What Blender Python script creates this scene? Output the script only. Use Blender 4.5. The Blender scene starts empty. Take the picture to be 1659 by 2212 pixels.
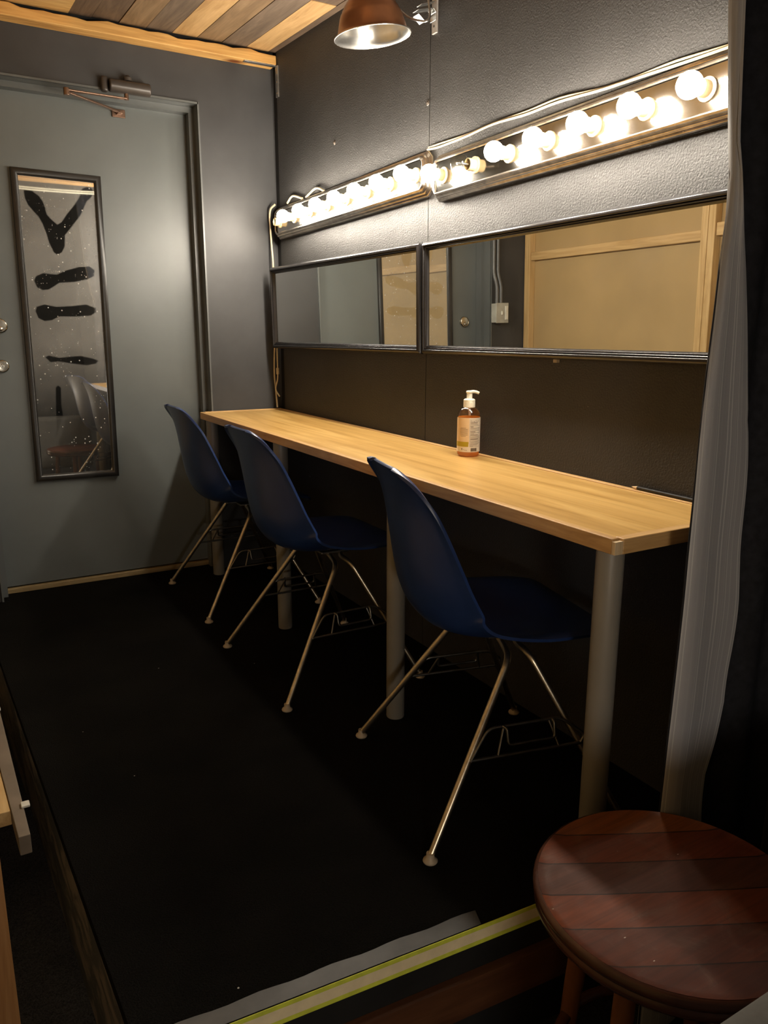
import bpy, bmesh, math, random
from mathutils import Vector, Matrix
random.seed(7)
PI = math.pi
S = bpy.context.scene
COL = S.collection

# ------------------------------------------------------------------ materials
def new_mat(name):
    m = bpy.data.materials.new(name); m.use_nodes = True
    nt = m.node_tree; nt.nodes.clear()
    out = nt.nodes.new('ShaderNodeOutputMaterial')
    return m, nt, out

def N(nt, t, **kw):
    n = nt.nodes.new(t)
    for k, v in kw.items():
        if k in n.inputs: n.inputs[k].default_value = v
        else: setattr(n, k, v)
    return n

def coords(nt, scale=(1, 1, 1), src='Object', rot=(0, 0, 0)):
    tc = nt.nodes.new('ShaderNodeTexCoord'); mp = nt.nodes.new('ShaderNodeMapping')
    mp.inputs['Scale'].default_value = scale; mp.inputs['Rotation'].default_value = rot
    nt.links.new(tc.outputs[src], mp.inputs['Vector'])
    return mp.outputs['Vector']

def ramp(nt, fac, stops):
    r = nt.nodes.new('ShaderNodeValToRGB')
    e = r.color_ramp.elements
    while len(e) < len(stops): e.new(0.5)
    for i, (p, c) in enumerate(stops):
        e[i].position = p; e[i].color = (*c, 1) if len(c) == 3 else c
    nt.links.new(fac, r.inputs['Fac'])
    return r.outputs['Color']

def mixc(nt, fac, a, b, mode='MIX'):
    m = nt.nodes.new('ShaderNodeMix'); m.data_type = 'RGBA'; m.blend_type = mode
    for sock, v in ((m.inputs[0], fac), (m.inputs[6], a), (m.inputs[7], b)):
        if hasattr(v, 'links') or isinstance(v, bpy.types.NodeSocket): nt.links.new(v, sock)
        elif isinstance(v, (int, float)): sock.default_value = v
        else: sock.default_value = (*v, 1)
    return m.outputs[2]

def bump(nt, height, strength, dist=0.002):
    b = N(nt, 'ShaderNodeBump'); b.inputs['Strength'].default_value = strength
    b.inputs['Distance'].default_value = dist
    nt.links.new(height, b.inputs['Height'])
    return b.outputs['Normal']

def noise(nt, vec, scale, detail=4, rough=0.55, dist=0.0):
    n = N(nt, 'ShaderNodeTexNoise')
    n.inputs['Scale'].default_value = scale; n.inputs['Detail'].default_value = detail
    n.inputs['Roughness'].default_value = rough; n.inputs['Distortion'].default_value = dist
    if vec is not None: nt.links.new(vec, n.inputs['Vector'])
    return n.outputs['Fac']

def specks(nt, vec, scale, thr):
    v = N(nt, 'ShaderNodeTexVoronoi'); v.inputs['Scale'].default_value = scale
    v.inputs['Randomness'].default_value = 1
    nt.links.new(vec, v.inputs['Vector'])
    wn = N(nt, 'ShaderNodeMath', operation='LESS_THAN'); wn.inputs[1].default_value = thr
    nt.links.new(v.outputs['Distance'], wn.inputs[0])
    sep = N(nt, 'ShaderNodeSeparateColor'); nt.links.new(v.outputs['Color'], sep.inputs[0])
    pick = N(nt, 'ShaderNodeMath', operation='LESS_THAN'); pick.inputs[1].default_value = 0.22
    nt.links.new(sep.outputs[0], pick.inputs[0])
    mu = N(nt, 'ShaderNodeMath', operation='MULTIPLY')
    nt.links.new(wn.outputs[0], mu.inputs[0]); nt.links.new(pick.outputs[0], mu.inputs[1])
    return mu.outputs[0]

def principled(nt, out, base=None, rough=0.5, metal=0.0, normal=None, spec=0.5, coat=0.0, sheen=0.0):
    p = nt.nodes.new('ShaderNodeBsdfPrincipled')
    if isinstance(base, bpy.types.NodeSocket): nt.links.new(base, p.inputs['Base Color'])
    elif base is not None: p.inputs['Base Color'].default_value = (*base, 1)
    if isinstance(rough, bpy.types.NodeSocket): nt.links.new(rough, p.inputs['Roughness'])
    else: p.inputs['Roughness'].default_value = rough
    p.inputs['Metallic'].default_value = metal
    p.inputs['Specular IOR Level'].default_value = spec
    p.inputs['Coat Weight'].default_value = coat
    p.inputs['Sheen Weight'].default_value = sheen
    if normal is not None: nt.links.new(normal, p.inputs['Normal'])
    nt.links.new(p.outputs[0], out.inputs['Surface'])
    return p

def plain(name, base, rough=0.5, metal=0.0, var=0.12, scale=30, spec=0.5, bmp=0.0, bscale=200, coat=0.0):
    m, nt, out = new_mat(name)
    v = coords(nt)
    f = noise(nt, v, scale, 3)
    dark = tuple(c * (1 - var) for c in base); light = tuple(min(1, c * (1 + var)) for c in base)
    col = ramp(nt, f, [(0.3, dark), (0.7, light)])
    nrm = bump(nt, noise(nt, v, bscale, 2), bmp) if bmp else None
    principled(nt, out, col, rough, metal, nrm, spec, coat)
    return m

def wood(name, c_dark, c_mid, c_light, axis=1, rough=0.4, scale=1.0, knots=False, coat=0.0, var=0.0):
    m, nt, out = new_mat(name)
    sc = [9 * scale, 9 * scale, 9 * scale]; sc[axis] = 0.75 * scale
    v = coords(nt, tuple(sc))
    g = noise(nt, v, 2.2, 6, 0.6, 1.6)
    sc2 = [90 * scale] * 3; sc2[axis] = 2.5 * scale
    fine = noise(nt, coords(nt, tuple(sc2)), 1.4, 4, 0.6)
    col = ramp(nt, g, [(0.28, c_dark), (0.5, c_mid), (0.72, c_light)])
    finec = ramp(nt, fine, [(0.3, (0.72, 0.68, 0.62)), (0.65, (1, 1, 1))])
    col = mixc(nt, 0.55, col, mixc(nt, 1.0, col, finec, 'MULTIPLY'))
    if knots:
        k = N(nt, 'ShaderNodeTexVoronoi'); k.inputs['Scale'].default_value = 1.0
        ks = [5.0, 5.0, 5.0]; ks[axis] = 2.6
        nt.links.new(coords(nt, tuple(ks)), k.inputs['Vector'])
        kf = ramp(nt, k.outputs['Distance'], [(0.05, (0.25, 0.12, 0.05)), (0.16, (1, 1, 1))])
        col = mixc(nt, 1.0, col, kf, 'MULTIPLY')
    principled(nt, out, col, rough, 0, bump(nt, fine, 0.12, 0.001), 0.4, coat)
    return m

def painted_wall(name, base, rough, bscale, bstr, streak=0.2, chips=True, spec=0.5, bdist=0.002, chipscale=9):
    m, nt, out = new_mat(name)
    v = coords(nt)
    big = noise(nt, v, 2.2, 5, 0.6)
    col = ramp(nt, big, [(0.3, tuple(c * (1 - streak) for c in base)), (0.7, tuple(c * (1 + streak) for c in base))])
    if chips:
        sp = specks(nt, v, chipscale, 0.022)
        col = mixc(nt, sp, col, (0.45, 0.43, 0.4))
        vs = coords(nt, (6, 3, 9), rot=(0.3, 0.5, 0.2))
        sp2 = specks(nt, vs, 3.2, 0.014)
        col = mixc(nt, sp2, col, (0.35, 0.33, 0.3))
    n1 = noise(nt, v, bscale, 4, 0.6)
    rn = N(nt, 'ShaderNodeMapRange'); rn.inputs['To Min'].default_value = rough - 0.06; rn.inputs['To Max'].default_value = rough + 0.08
    nt.links.new(noise(nt, v, 3.5, 4), rn.inputs['Value'])
    principled(nt, out, col, rn.outputs[0], 0, bump(nt, n1, bstr, bdist), spec)
    return m

def emission(name, col, strength):
    m, nt, out = new_mat(name)
    e = N(nt, 'ShaderNodeEmission'); e.inputs['Color'].default_value = (*col, 1); e.inputs['Strength'].default_value = strength
    nt.links.new(e.outputs[0], out.inputs['Surface'])
    return m

def clear(name, tint, ior=1.45, rough=0.05):
    m, nt, out = new_mat(name)
    t = N(nt, 'ShaderNodeBsdfTransparent'); t.inputs['Color'].default_value = (*tint, 1)
    g = N(nt, 'ShaderNodeBsdfGlossy'); g.inputs['Roughness'].default_value = rough
    f = N(nt, 'ShaderNodeMath', operation='MULTIPLY_ADD'); f.inputs[1].default_value = 0.45 * (ior - 1); f.inputs[2].default_value = 0.03 if ior > 1.4 else 0.13
    lw = N(nt, 'ShaderNodeLayerWeight'); lw.inputs['Blend'].default_value = 0.25
    pw = N(nt, 'ShaderNodeMath', operation='POWER'); pw.inputs[1].default_value = 2.0
    nt.links.new(lw.outputs['Facing'], pw.inputs[0]); nt.links.new(pw.outputs[0], f.inputs[0])
    mx = N(nt, 'ShaderNodeMixShader')
    nt.links.new(f.outputs[0], mx.inputs[0]); nt.links.new(t.outputs[0], mx.inputs[1]); nt.links.new(g.outputs[0], mx.inputs[2])
    nt.links.new(mx.outputs[0], out.inputs['Surface'])
    return m

def mirror_mat(name, tint=(0.86, 0.88, 0.86)):
    m, nt, out = new_mat(name)
    v = coords(nt)
    g = N(nt, 'ShaderNodeBsdfGlossy'); g.inputs['Roughness'].default_value = 0.0; g.inputs['Color'].default_value = (*tint, 1)
    d = N(nt, 'ShaderNodeBsdfDiffuse'); d.inputs['Color'].default_value = (0.5, 0.49, 0.46, 1)
    f = ramp(nt, noise(nt, v, 5, 5, 0.65), [(0.45, (0.004,) * 3), (0.85, (0.05,) * 3)])
    mx = N(nt, 'ShaderNodeMixShader')
    nt.links.new(f, mx.inputs[0]); nt.links.new(g.outputs[0], mx.inputs[1]); nt.links.new(d.outputs[0], mx.inputs[2])
    nt.links.new(mx.outputs[0], out.inputs['Surface'])
    return m

def dusty_mirror_mat(name):
    """old door mirror: grey film of dust, wiped clean where attribute 'wiped' is 1"""
    m, nt, out = new_mat(name)
    v = coords(nt)
    at = N(nt, 'ShaderNodeAttribute'); at.attribute_name = 'wiped'
    g = N(nt, 'ShaderNodeBsdfGlossy'); g.inputs['Roughness'].default_value = 0.02; g.inputs['Color'].default_value = (0.8, 0.82, 0.82, 1)
    d = N(nt, 'ShaderNodeBsdfDiffuse'); d.inputs['Color'].default_value = (0.66, 0.64, 0.59, 1)
    gr = N(nt, 'ShaderNodeBsdfGlossy'); gr.inputs['Roughness'].default_value = 0.42; gr.inputs['Color'].default_value = (0.64, 0.62, 0.58, 1)
    film = N(nt, 'ShaderNodeMixShader'); film.inputs[0].default_value = 0.5
    nt.links.new(d.outputs[0], film.inputs[1]); nt.links.new(gr.outputs[0], film.inputs[2])
    sx = N(nt, 'ShaderNodeSeparateXYZ'); nt.links.new(v, sx.inputs[0])
    # film gets thinner towards the foot of the glass
    hr = N(nt, 'ShaderNodeMapRange'); hr.inputs['From Min'].default_value = -0.38; hr.inputs['From Max'].default_value = -0.05
    hr.inputs['To Min'].default_value = 0.05; hr.inputs['To Max'].default_value = 0.27; hr.clamp = True
    nt.links.new(sx.outputs[2], hr.inputs['Value'])
    nz = ramp(nt, noise(nt, v, 6, 6, 0.7), [(0.3, (0.7,) * 3), (0.75, (1.15,) * 3)])
    mul = N(nt, 'ShaderNodeMath', operation='MULTIPLY'); nt.links.new(hr.outputs[0], mul.inputs[0]); nt.links.new(nz, mul.inputs[1])
    inv = N(nt, 'ShaderNodeMath', operation='SUBTRACT'); inv.inputs[0].default_value = 1.0; nt.links.new(at.outputs['Fac'], inv.inputs[1])
    inv2 = N(nt, 'ShaderNodeMath', operation='MAXIMUM'); nt.links.new(inv.outputs[0], inv2.inputs[0]); inv2.inputs[1].default_value = 0.05
    mul2 = N(nt, 'ShaderNodeMath', operation='MULTIPLY'); nt.links.new(mul.outputs[0], mul2.inputs[0]); nt.links.new(inv2.outputs[0], mul2.inputs[1])
    mx = N(nt, 'ShaderNodeMixShader')
    nt.links.new(mul2.outputs[0], mx.inputs[0]); nt.links.new(g.outputs[0], mx.inputs[1]); nt.links.new(film.outputs[0], mx.inputs[2])
    # splashes of dried paint / water
    sp = specks(nt, v, 55, 0.16)
    sd = N(nt, 'ShaderNodeBsdfDiffuse'); sd.inputs['Color'].default_value = (0.75, 0.73, 0.68, 1)
    mx2 = N(nt, 'ShaderNodeMixShader')
    sp2 = specks(nt, v, 130, 0.24)
    spx = N(nt, 'ShaderNodeMath', operation='MAXIMUM'); nt.links.new(sp, spx.inputs[0])
    clus = ramp(nt, noise(nt, v, 9, 3, 0.6), [(0.48, (0.0,) * 3), (0.62, (0.7,) * 3)])
    sp3 = N(nt, 'ShaderNodeMath', operation='MULTIPLY'); nt.links.new(sp2, sp3.inputs[0]); nt.links.new(clus, sp3.inputs[1])
    nt.links.new(sp3.outputs[0], spx.inputs[1])
    spm = N(nt, 'ShaderNodeMath', operation='MULTIPLY'); nt.links.new(spx.outputs[0], spm.inputs[0]); spm.inputs[1].default_value = 0.55
    nt.links.new(spm.outputs[0], mx2.inputs[0]); nt.links.new(mx.outputs[0], mx2.inputs[1]); nt.links.new(sd.outputs[0], mx2.inputs[2])
    nt.links.new(mx2.outputs[0], out.inputs['Surface'])
    return m

M = {}
M['wall_black'] = painted_wall('black orange peel paint', (0.0345, 0.033, 0.032), 0.50, 190, 0.9, 0.18, True, 0.30, 0.003)
M['wall_grey'] = painted_wall('charcoal satin paint', (0.038, 0.038, 0.039), 0.47, 35, 0.05, 0.3, True, 0.4)
M['door_grey'] = painted_wall('grey door paint', (0.108, 0.119, 0.117), 0.36, 28, 0.04, 0.12, True, 0.5, 0.002, 5)
M['frame_grey'] = painted_wall('grey door frame paint', (0.10, 0.106, 0.104), 0.33, 60, 0.05, 0.15)
M['carpet'] = None
def carpet(name, base, spk=True):
    m, nt, out = new_mat(name)
    v = coords(nt)
    f = noise(nt, v, 260, 3, 0.7)
    big = noise(nt, v, 3.0, 4, 0.6)
    col = ramp(nt, f, [(0.3, tuple(c * 0.35 for c in base)), (0.75, tuple(c * 1.7 for c in base))])
    col = mixc(nt, 0.6, col, mixc(nt, 1.0, col, ramp(nt, big, [(0.35, (0.55, 0.5, 0.45)), (0.65, (1.3, 1.2, 1.1))]), 'MULTIPLY'))
    if spk:
        col = mixc(nt, specks(nt, v, 13, 0.026), col, (0.5, 0.48, 0.44))
    principled(nt, out, col, 0.95, 0, bump(nt, f, 0.9, 0.006), 0.04, 0, 0.0)
    return m
M['carpet'] = carpet('black carpet', (0.0062, 0.0059, 0.0053))
M['carpet_low'] = carpet('dark grey carpet', (0.045, 0.047, 0.05), False)
M['black_paint'] = plain('flat black paint', (0.012, 0.012, 0.012), 0.6, 0, 0.3, 9, 0.3, 0.1, 60)
M['counter'] = wood('birch ply top', (0.42, 0.235, 0.06), (0.58, 0.35, 0.11), (0.69, 0.45, 0.16), 1, 0.33, 0.6, False, 0.1)
M['counter_edge'] = wood('oak edging along', (0.40, 0.22, 0.08), (0.55, 0.33, 0.13), (0.64, 0.41, 0.18), 1, 0.4, 1.6)
M['counter_edge_x'] = wood('oak edging across', (0.40, 0.22, 0.08), (0.55, 0.33, 0.13), (0.64, 0.41, 0.18), 0, 0.4, 1.6)
M['endgrain'] = wood('pale end grain', (0.52, 0.37, 0.2), (0.64, 0.48, 0.28), (0.72, 0.56, 0.35), 2, 0.6, 3)
M['beam'] = wood('rough pine beam', (0.36, 0.17, 0.045), (0.60, 0.33, 0.10), (0.72, 0.43, 0.15), 0, 0.55, 1.3, True)
PL = [('plank dark brown', (0.055, 0.035, 0.022), (0.10, 0.065, 0.042), (0.15, 0.10, 0.065)),
      ('plank tan', (0.30, 0.17, 0.065), (0.42, 0.26, 0.11), (0.50, 0.32, 0.15)),
      ('plank mid brown', (0.12, 0.075, 0.038), (0.19, 0.12, 0.062), (0.25, 0.165, 0.09)),
      ('plank grey brown', (0.075, 0.052, 0.036), (0.12, 0.085, 0.058), (0.17, 0.12, 0.085))]
for i, (n, a, b, c) in enumerate(PL): M['plank%d' % i] = wood(n, a, b, c, 1, 0.6, 1.2)
M['osb'] = wood('oriented strand board', (0.38, 0.22, 0.07), (0.55, 0.34, 0.12), (0.66, 0.44, 0.18), 0, 0.6, 3)
M['ply'] = plain('tan hardboard', (0.43, 0.295, 0.135), 0.6, 0, 0.10, 2.2, 0.3)
M['stud'] = wood('pine stud', (0.44, 0.27, 0.10), (0.60, 0.40, 0.175), (0.68, 0.48, 0.24), 2, 0.55, 1.0, True)
M['post_wood'] = wood('orange stained post', (0.20, 0.085, 0.025), (0.30, 0.145, 0.05), (0.36, 0.19, 0.075), 2, 0.5, 1.0, True)
M['stud_y'] = wood('pine rail', (0.44, 0.27, 0.10), (0.58, 0.38, 0.165), (0.66, 0.46, 0.22), 1, 0.55, 1.0, True)
M['gloss_black'] = plain('gloss black moulding', (0.012, 0.011, 0.012), 0.27, 0, 0.2, 20, 0.7)
M['satin_black'] = plain('satin black moulding', (0.016, 0.015, 0.014), 0.35, 0, 0.2, 20)
M['mirror'] = mirror_mat('mirror glass')
M['dusty'] = dusty_mirror_mat('dusty mirror glass')
M['chrome'] = plain('worn chrome', (0.74, 0.71, 0.66), 0.11, 1, 0.18, 14)
M['chrome_ridge'] = plain('tarnished chrome moulding', (0.55, 0.51, 0.46), 0.25, 1, 0.3, 40)
M['bulb'] = emission('lit warm bulb', (1.0, 0.90, 0.75), 262.0)
M['glass'] = clear('clear bulb glass', (0.93, 0.92, 0.88), 1.5, 0.02)
M['socket'] = plain('cream bulb socket', (0.52, 0.40, 0.22), 0.5)
M['filament'] = plain('filament support', (0.5, 0.45, 0.4), 0.3, 1)
M['navy'] = plain('navy moulded plastic', (0.014, 0.033, 0.115), 0.32, 0, 0.12, 12, 0.5, 0.06, 500)
M['leg_metal'] = plain('tarnished zinc tube', (0.58, 0.50, 0.38), 0.34, 1, 0.2, 40)
M['dark_metal'] = plain('dull steel', (0.20, 0.19, 0.17), 0.4, 1, 0.2, 40)
M['glide'] = plain('worn nylon glide', (0.42, 0.34, 0.24), 0.5)
M['grey_leg'] = plain('grey painted steel tube', (0.20, 0.182, 0.152), 0.42, 0.0, 0.06, 8, 0.5)
M['steel'] = plain('galvanised steel', (0.5, 0.5, 0.49), 0.35, 1, 0.2, 60)
M['bracket_white'] = plain('pale steel bracket', (0.36, 0.33, 0.30), 0.4, 0.4, 0.2, 60)
M['copper'] = plain('copper painted aluminium', (0.30, 0.135, 0.065), 0.30, 0.75, 0.2, 12)
M['alu'] = plain('brushed aluminium', (0.86, 0.85, 0.82), 0.24, 1, 0.06, 12)
M['cord_white'] = plain('ivory lamp cord', (0.50, 0.41, 0.26), 0.45)
M['bronze'] = plain('bronze painted closer', (0.055, 0.047, 0.042), 0.35, 0.2)
M['bronze_arm'] = plain('bronze closer arm', (0.22, 0.14, 0.10), 0.3, 0.8)
M['brass'] = plain('satin nickel lock', (0.58, 0.54, 0.46), 0.25, 1, 0.1, 40)
M['lock_dark'] = plain('dark keyway', (0.03, 0.028, 0.025), 0.4)
M['tape_grey'] = plain('grey cloth tape', (0.05, 0.048, 0.045), 0.5, 0, 0.25, 16, 0.5, 0.2, 30)
M['tape_cream'] = plain('cream glow tape', (0.78, 0.66, 0.42), 0.6, 0, 0.08, 30)
M['tape_yellow'] = plain('yellow green tape border', (0.58, 0.62, 0.06), 0.6, 0, 0.15, 30)
M['brown_board'] = wood('stained step board', (0.05, 0.018, 0.007), (0.085, 0.032, 0.013), (0.12, 0.05, 0.02), 0, 0.5, 1)
M['curtain_black'] = plain('black velour', (0.014, 0.014, 0.017), 0.8, 0, 0.35, 60, 0.2, 0.3, 300)
M['ledge'] = plain('grey brown painted board', (0.17, 0.135, 0.10), 0.6, 0, 0.15, 12)
M['grey_cloth'] = plain('grey upholstery', (0.10, 0.096, 0.089), 0.85, 0, 0.08, 60, 0.2, 0.2, 400)
M['pencil'] = plain('black pencil lacquer', (0.012, 0.012, 0.013), 0.3)
M['pencil_wood'] = plain('pencil cone wood', (0.62, 0.42, 0.22), 0.6)
M['box_grey'] = plain('painted switch box', (0.42, 0.41, 0.36), 0.45, 0.2)
M['conduit'] = plain('painted conduit', (0.10, 0.10, 0.10), 0.4)
M['plate_white'] = plain('ivory switch', (0.66, 0.64, 0.56), 0.4)
M['pump'] = plain('translucent white plastic', (0.86, 0.83, 0.68), 0.35)
M['bottle'] = clear('clear bottle plastic', (0.90, 0.85, 0.80), 1.39, 0.12)
M['soap'] = None
m, nt, out = new_mat('amber soap')
a_ = N(nt, 'ShaderNodeBsdfTranslucent'); a_.inputs['Color'].default_value = (0.92, 0.48, 0.10, 1)
b_ = N(nt, 'ShaderNodeBsdfDiffuse'); b_.inputs['Color'].default_value = (0.62, 0.24, 0.04, 1)
c_ = N(nt, 'ShaderNodeBsdfTransparent'); c_.inputs['Color'].default_value = (1.0, 0.60, 0.22, 1)
x_ = N(nt, 'ShaderNodeMixShader'); x_.inputs[0].default_value = 0.4
nt.links.new(a_.outputs[0], x_.inputs[1]); nt.links.new(b_.outputs[0], x_.inputs[2])
y_ = N(nt, 'ShaderNodeMixShader'); y_.inputs[0].default_value = 0.4
nt.links.new(x_.outputs[0], y_.inputs[1]); nt.links.new(c_.outputs[0], y_.inputs[2])
nt.links.new(y_.outputs[0], out.inputs['Surface'])
M['soap'] = m
M['label_cream'] = plain('cream label', (0.80, 0.70, 0.56), 0.5, 0, 0.03)
M['label_peach'] = plain('peach label panel', (0.74, 0.53, 0.30), 0.5, 0, 0.06)
M['label_olive'] = plain('olive yellow band', (0.42, 0.31, 0.012), 0.5, 0, 0.04)
M['ink'] = plain('brown ink', (0.10, 0.065, 0.04), 0.6)
M['seam'] = plain('pale board core', (0.34, 0.28, 0.19), 0.7)
M['threshold'] = wood('threshold wood', (0.16, 0.11, 0.05), (0.26, 0.19, 0.09), (0.34, 0.26, 0.14), 0, 0.5, 2)
M['rust'] = plain('rusty screw', (0.10, 0.08, 0.065), 0.5, 0.6)

def curtain_lining_mat():
    m, nt, out = new_mat('grey striped lining')
    v = coords(nt, (1, 1, 1), 'UV')
    sx = N(nt, 'ShaderNodeSeparateXYZ'); nt.links.new(v, sx.inputs[0])
    n1 = N(nt, 'ShaderNodeTexNoise'); n1.noise_dimensions = '1D'; n1.inputs['Scale'].default_value = 26; n1.inputs['Detail'].default_value = 2
    nt.links.new(sx.outputs[0], n1.inputs['W'])
    st = ramp(nt, n1.outputs['Fac'], [(0.5, (0.25, 0.25, 0.265)), (0.60, (0.28, 0.28, 0.29)), (0.66, (0.42, 0.42, 0.42))])
    wv = noise(nt, coords(nt), 700, 1)
    principled(nt, out, st, 0.5, 0, bump(nt, wv, 0.15), 0.5, 0, 0.3)
    return m
M['lining'] = curtain_lining_mat()

def stool_mat():
    m, nt, out = new_mat('patchwork hardwood seat')
    v = coords(nt, (1, 1, 1), 'Object', (0, 0, math.radians(27)))
    sx = N(nt, 'ShaderNodeSeparateXYZ'); nt.links.new(v, sx.inputs[0])
    di = N(nt, 'ShaderNodeMath', operation='MULTIPLY'); nt.links.new(sx.outputs[1], di.inputs[0]); di.inputs[1].default_value = 13.0
    fl = N(nt, 'ShaderNodeMath', operation='FLOOR'); nt.links.new(di.outputs[0], fl.inputs[0])
    wn = N(nt, 'ShaderNodeTexWhiteNoise'); wn.noise_dimensions = '1D'; nt.links.new(fl.outputs[0], wn.inputs['W'])
    c1 = ramp(nt, wn.outputs['Value'], [(0.0, (0.055, 0.014, 0.007)), (0.3, (0.25, 0.062, 0.017)), (0.6, (0.09, 0.036, 0.024)), (0.8, (0.17, 0.045, 0.014)), (1.0, (0.30, 0.11, 0.028))])
    fr = N(nt, 'ShaderNodeMath', operation='FRACT'); nt.links.new(di.outputs[0], fr.inputs[0])
    jl = N(nt, 'ShaderNodeMath', operation='LESS_THAN'); nt.links.new(fr.outputs[0], jl.inputs[0]); jl.inputs[1].default_value = 0.035
    gv = coords(nt, (3, 60, 3), 'Object', (0, 0, math.radians(27)))
    g = noise(nt, gv, 1.5, 5, 0.65, 0.6)
    c2 = mixc(nt, 0.8, c1, mixc(nt, 1.0, c1, ramp(nt, g, [(0.3, (0.55, 0.5, 0.45)), (0.7, (1.25, 1.2, 1.15))]), 'MULTIPLY'))
    c2 = mixc(nt, jl.outputs[0], c2, (0.02, 0.008, 0.004))
    w = noise(nt, coords(nt), 14, 6, 0.7, 0.8)
    wf = ramp(nt, w, [(0.52, (0.0,) * 3), (0.75, (0.4,) * 3)])
    c3 = mixc(nt, wf, c2, (0.19, 0.12, 0.075))
    sc_ = specks(nt, coords(nt, (1, 2.2, 1)), 34, 0.07)
    c3 = mixc(nt, sc_, c3, (0.5, 0.42, 0.35))
    rr = N(nt, 'ShaderNodeMapRange'); rr.inputs['To Min'].default_value = 0.22; rr.inputs['To Max'].default_value = 0.5
    nt.links.new(w, rr.inputs['Value'])
    principled(nt, out, c3, rr.outputs[0], 0, bump(nt, w, 0.06), 0.5)
    return m
M['stool'] = stool_mat()
M['stool_rim'] = plain('dark polished rim', (0.055, 0.020, 0.011), 0.24, 0, 0.3, 14)
M['stool_leg'] = wood('reddish stool leg', (0.09, 0.03, 0.012), (0.16, 0.058, 0.02), (0.22, 0.085, 0.03), 2, 0.4, 1)

m, nt, out = new_mat('scuffed plywood side')
v = coords(nt)
f = noise(nt, coords(nt, (1, 2.2, 7)), 2.6, 6, 0.7, 0.7)
principled(nt, out, ramp(nt, f, [(0.44, (0.125, 0.105, 0.082)), (0.53, (0.026, 0.028, 0.026))]), 0.7, 0, bump(nt, f, 0.2))
M['scuffed'] = m

# ------------------------------------------------------------------ mesh helpers
def bx(bm, x0, x1, y0, y1, z0, z1, mi=0):
    v = [bm.verts.new(p) for p in ((x0, y0, z0), (x1, y0, z0), (x1, y1, z0), (x0, y1, z0), (x0, y0, z1), (x1, y0, z1), (x1, y1, z1), (x0, y1, z1))]
    fs = []
    for q in ((0, 3, 2, 1), (4, 5, 6, 7), (0, 1, 5, 4), (1, 2, 6, 5), (2, 3, 7, 6), (3, 0, 4, 7)):
        f = bm.faces.new([v[i] for i in q]); f.material_index = mi; fs.append(f)
    return v, fs

def hexa(bm, p8, mi=0):
    v = [bm.verts.new(p) for p in p8]
    for q in ((0, 3, 2, 1), (4, 5, 6, 7), (0, 1, 5, 4), (1, 2, 6, 5), (2, 3, 7, 6), (3, 0, 4, 7)):
        bm.faces.new([v[i] for i in q]).material_index = mi

def catmull(pts, n=6):
    pts = [Vector(p) for p in pts]
    res = []
    for i in range(len(pts) - 1):
        p0 = pts[i - 1] if i else pts[i] * 2 - pts[i + 1]
        p1, p2 = pts[i], pts[i + 1]
        p3 = pts[i + 2] if i + 2 < len(pts) else pts[i + 1] * 2 - pts[i]
        for k in range(n):
            t = k / n
            res.append(0.5 * ((2 * p1) + (p2 - p0) * t + (2 * p0 - 5 * p1 + 4 * p2 - p3) * t * t + (3 * p1 - p0 - 3 * p2 + p3) * t ** 3))
    res.append(pts[-1])
    return res

def rounded(pts, r, n=5):
    """polyline with rounded corners"""
    pts = [Vector(p) for p in pts]; out_ = [pts[0]]
    for i in range(1, len(pts) - 1):
        a, b, c = pts[i - 1], pts[i], pts[i + 1]
        d1 = (a - b); d2 = (c - b)
        rr = min(r, d1.length * 0.45, d2.length * 0.45)
        s, e = b + d1.normalized() * rr, b + d2.normalized() * rr
        for k in range(n + 1):
            t = k / n
            out_.append(s * (1 - t) ** 2 + b * 2 * t * (1 - t) + e * t * t)
    out_.append(pts[-1])
    return out_

def tube(bm, pts, r, seg=10, closed=False, cap=True, flat=None):
    pts = [Vector(p) for p in pts]; n = len(pts)
    rings = []; prev = None
    for i, p in enumerate(pts):
        if closed: t = (pts[(i + 1) % n] - pts[i - 1]).normalized()
        else: t = (pts[min(i + 1, n - 1)] - pts[max(i - 1, 0)]).normalized()
        if prev is None:
            up = Vector((0, 0, 1)) if abs(t.z) < 0.9 else Vector((1, 0, 0))
            a = (up - t * up.dot(t)).normalized()
        else:
            a = (prev - t * prev.dot(t)).normalized()
        prev = a; b = t.cross(a)
        rad = r[i] if isinstance(r, (list, tuple)) else r
        ring = []
        for k in range(seg):
            an = 2 * PI * k / seg
            ca, sa = math.cos(an), math.sin(an)
            if flat: ca *= flat
            ring.append(bm.verts.new(p + a * ca * rad + b * sa * rad))
        rings.append(ring)
    m = n if closed else n - 1
    for i in range(m):
        r0, r1 = rings[i], rings[(i + 1) % n]
        for k in range(seg):
            bm.faces.new((r0[k], r0[(k + 1) % seg], r1[(k + 1) % seg], r1[k]))
    if cap and not closed:
        bm.faces.new(list(reversed(rings[0]))); bm.faces.new(rings[-1])

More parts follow.
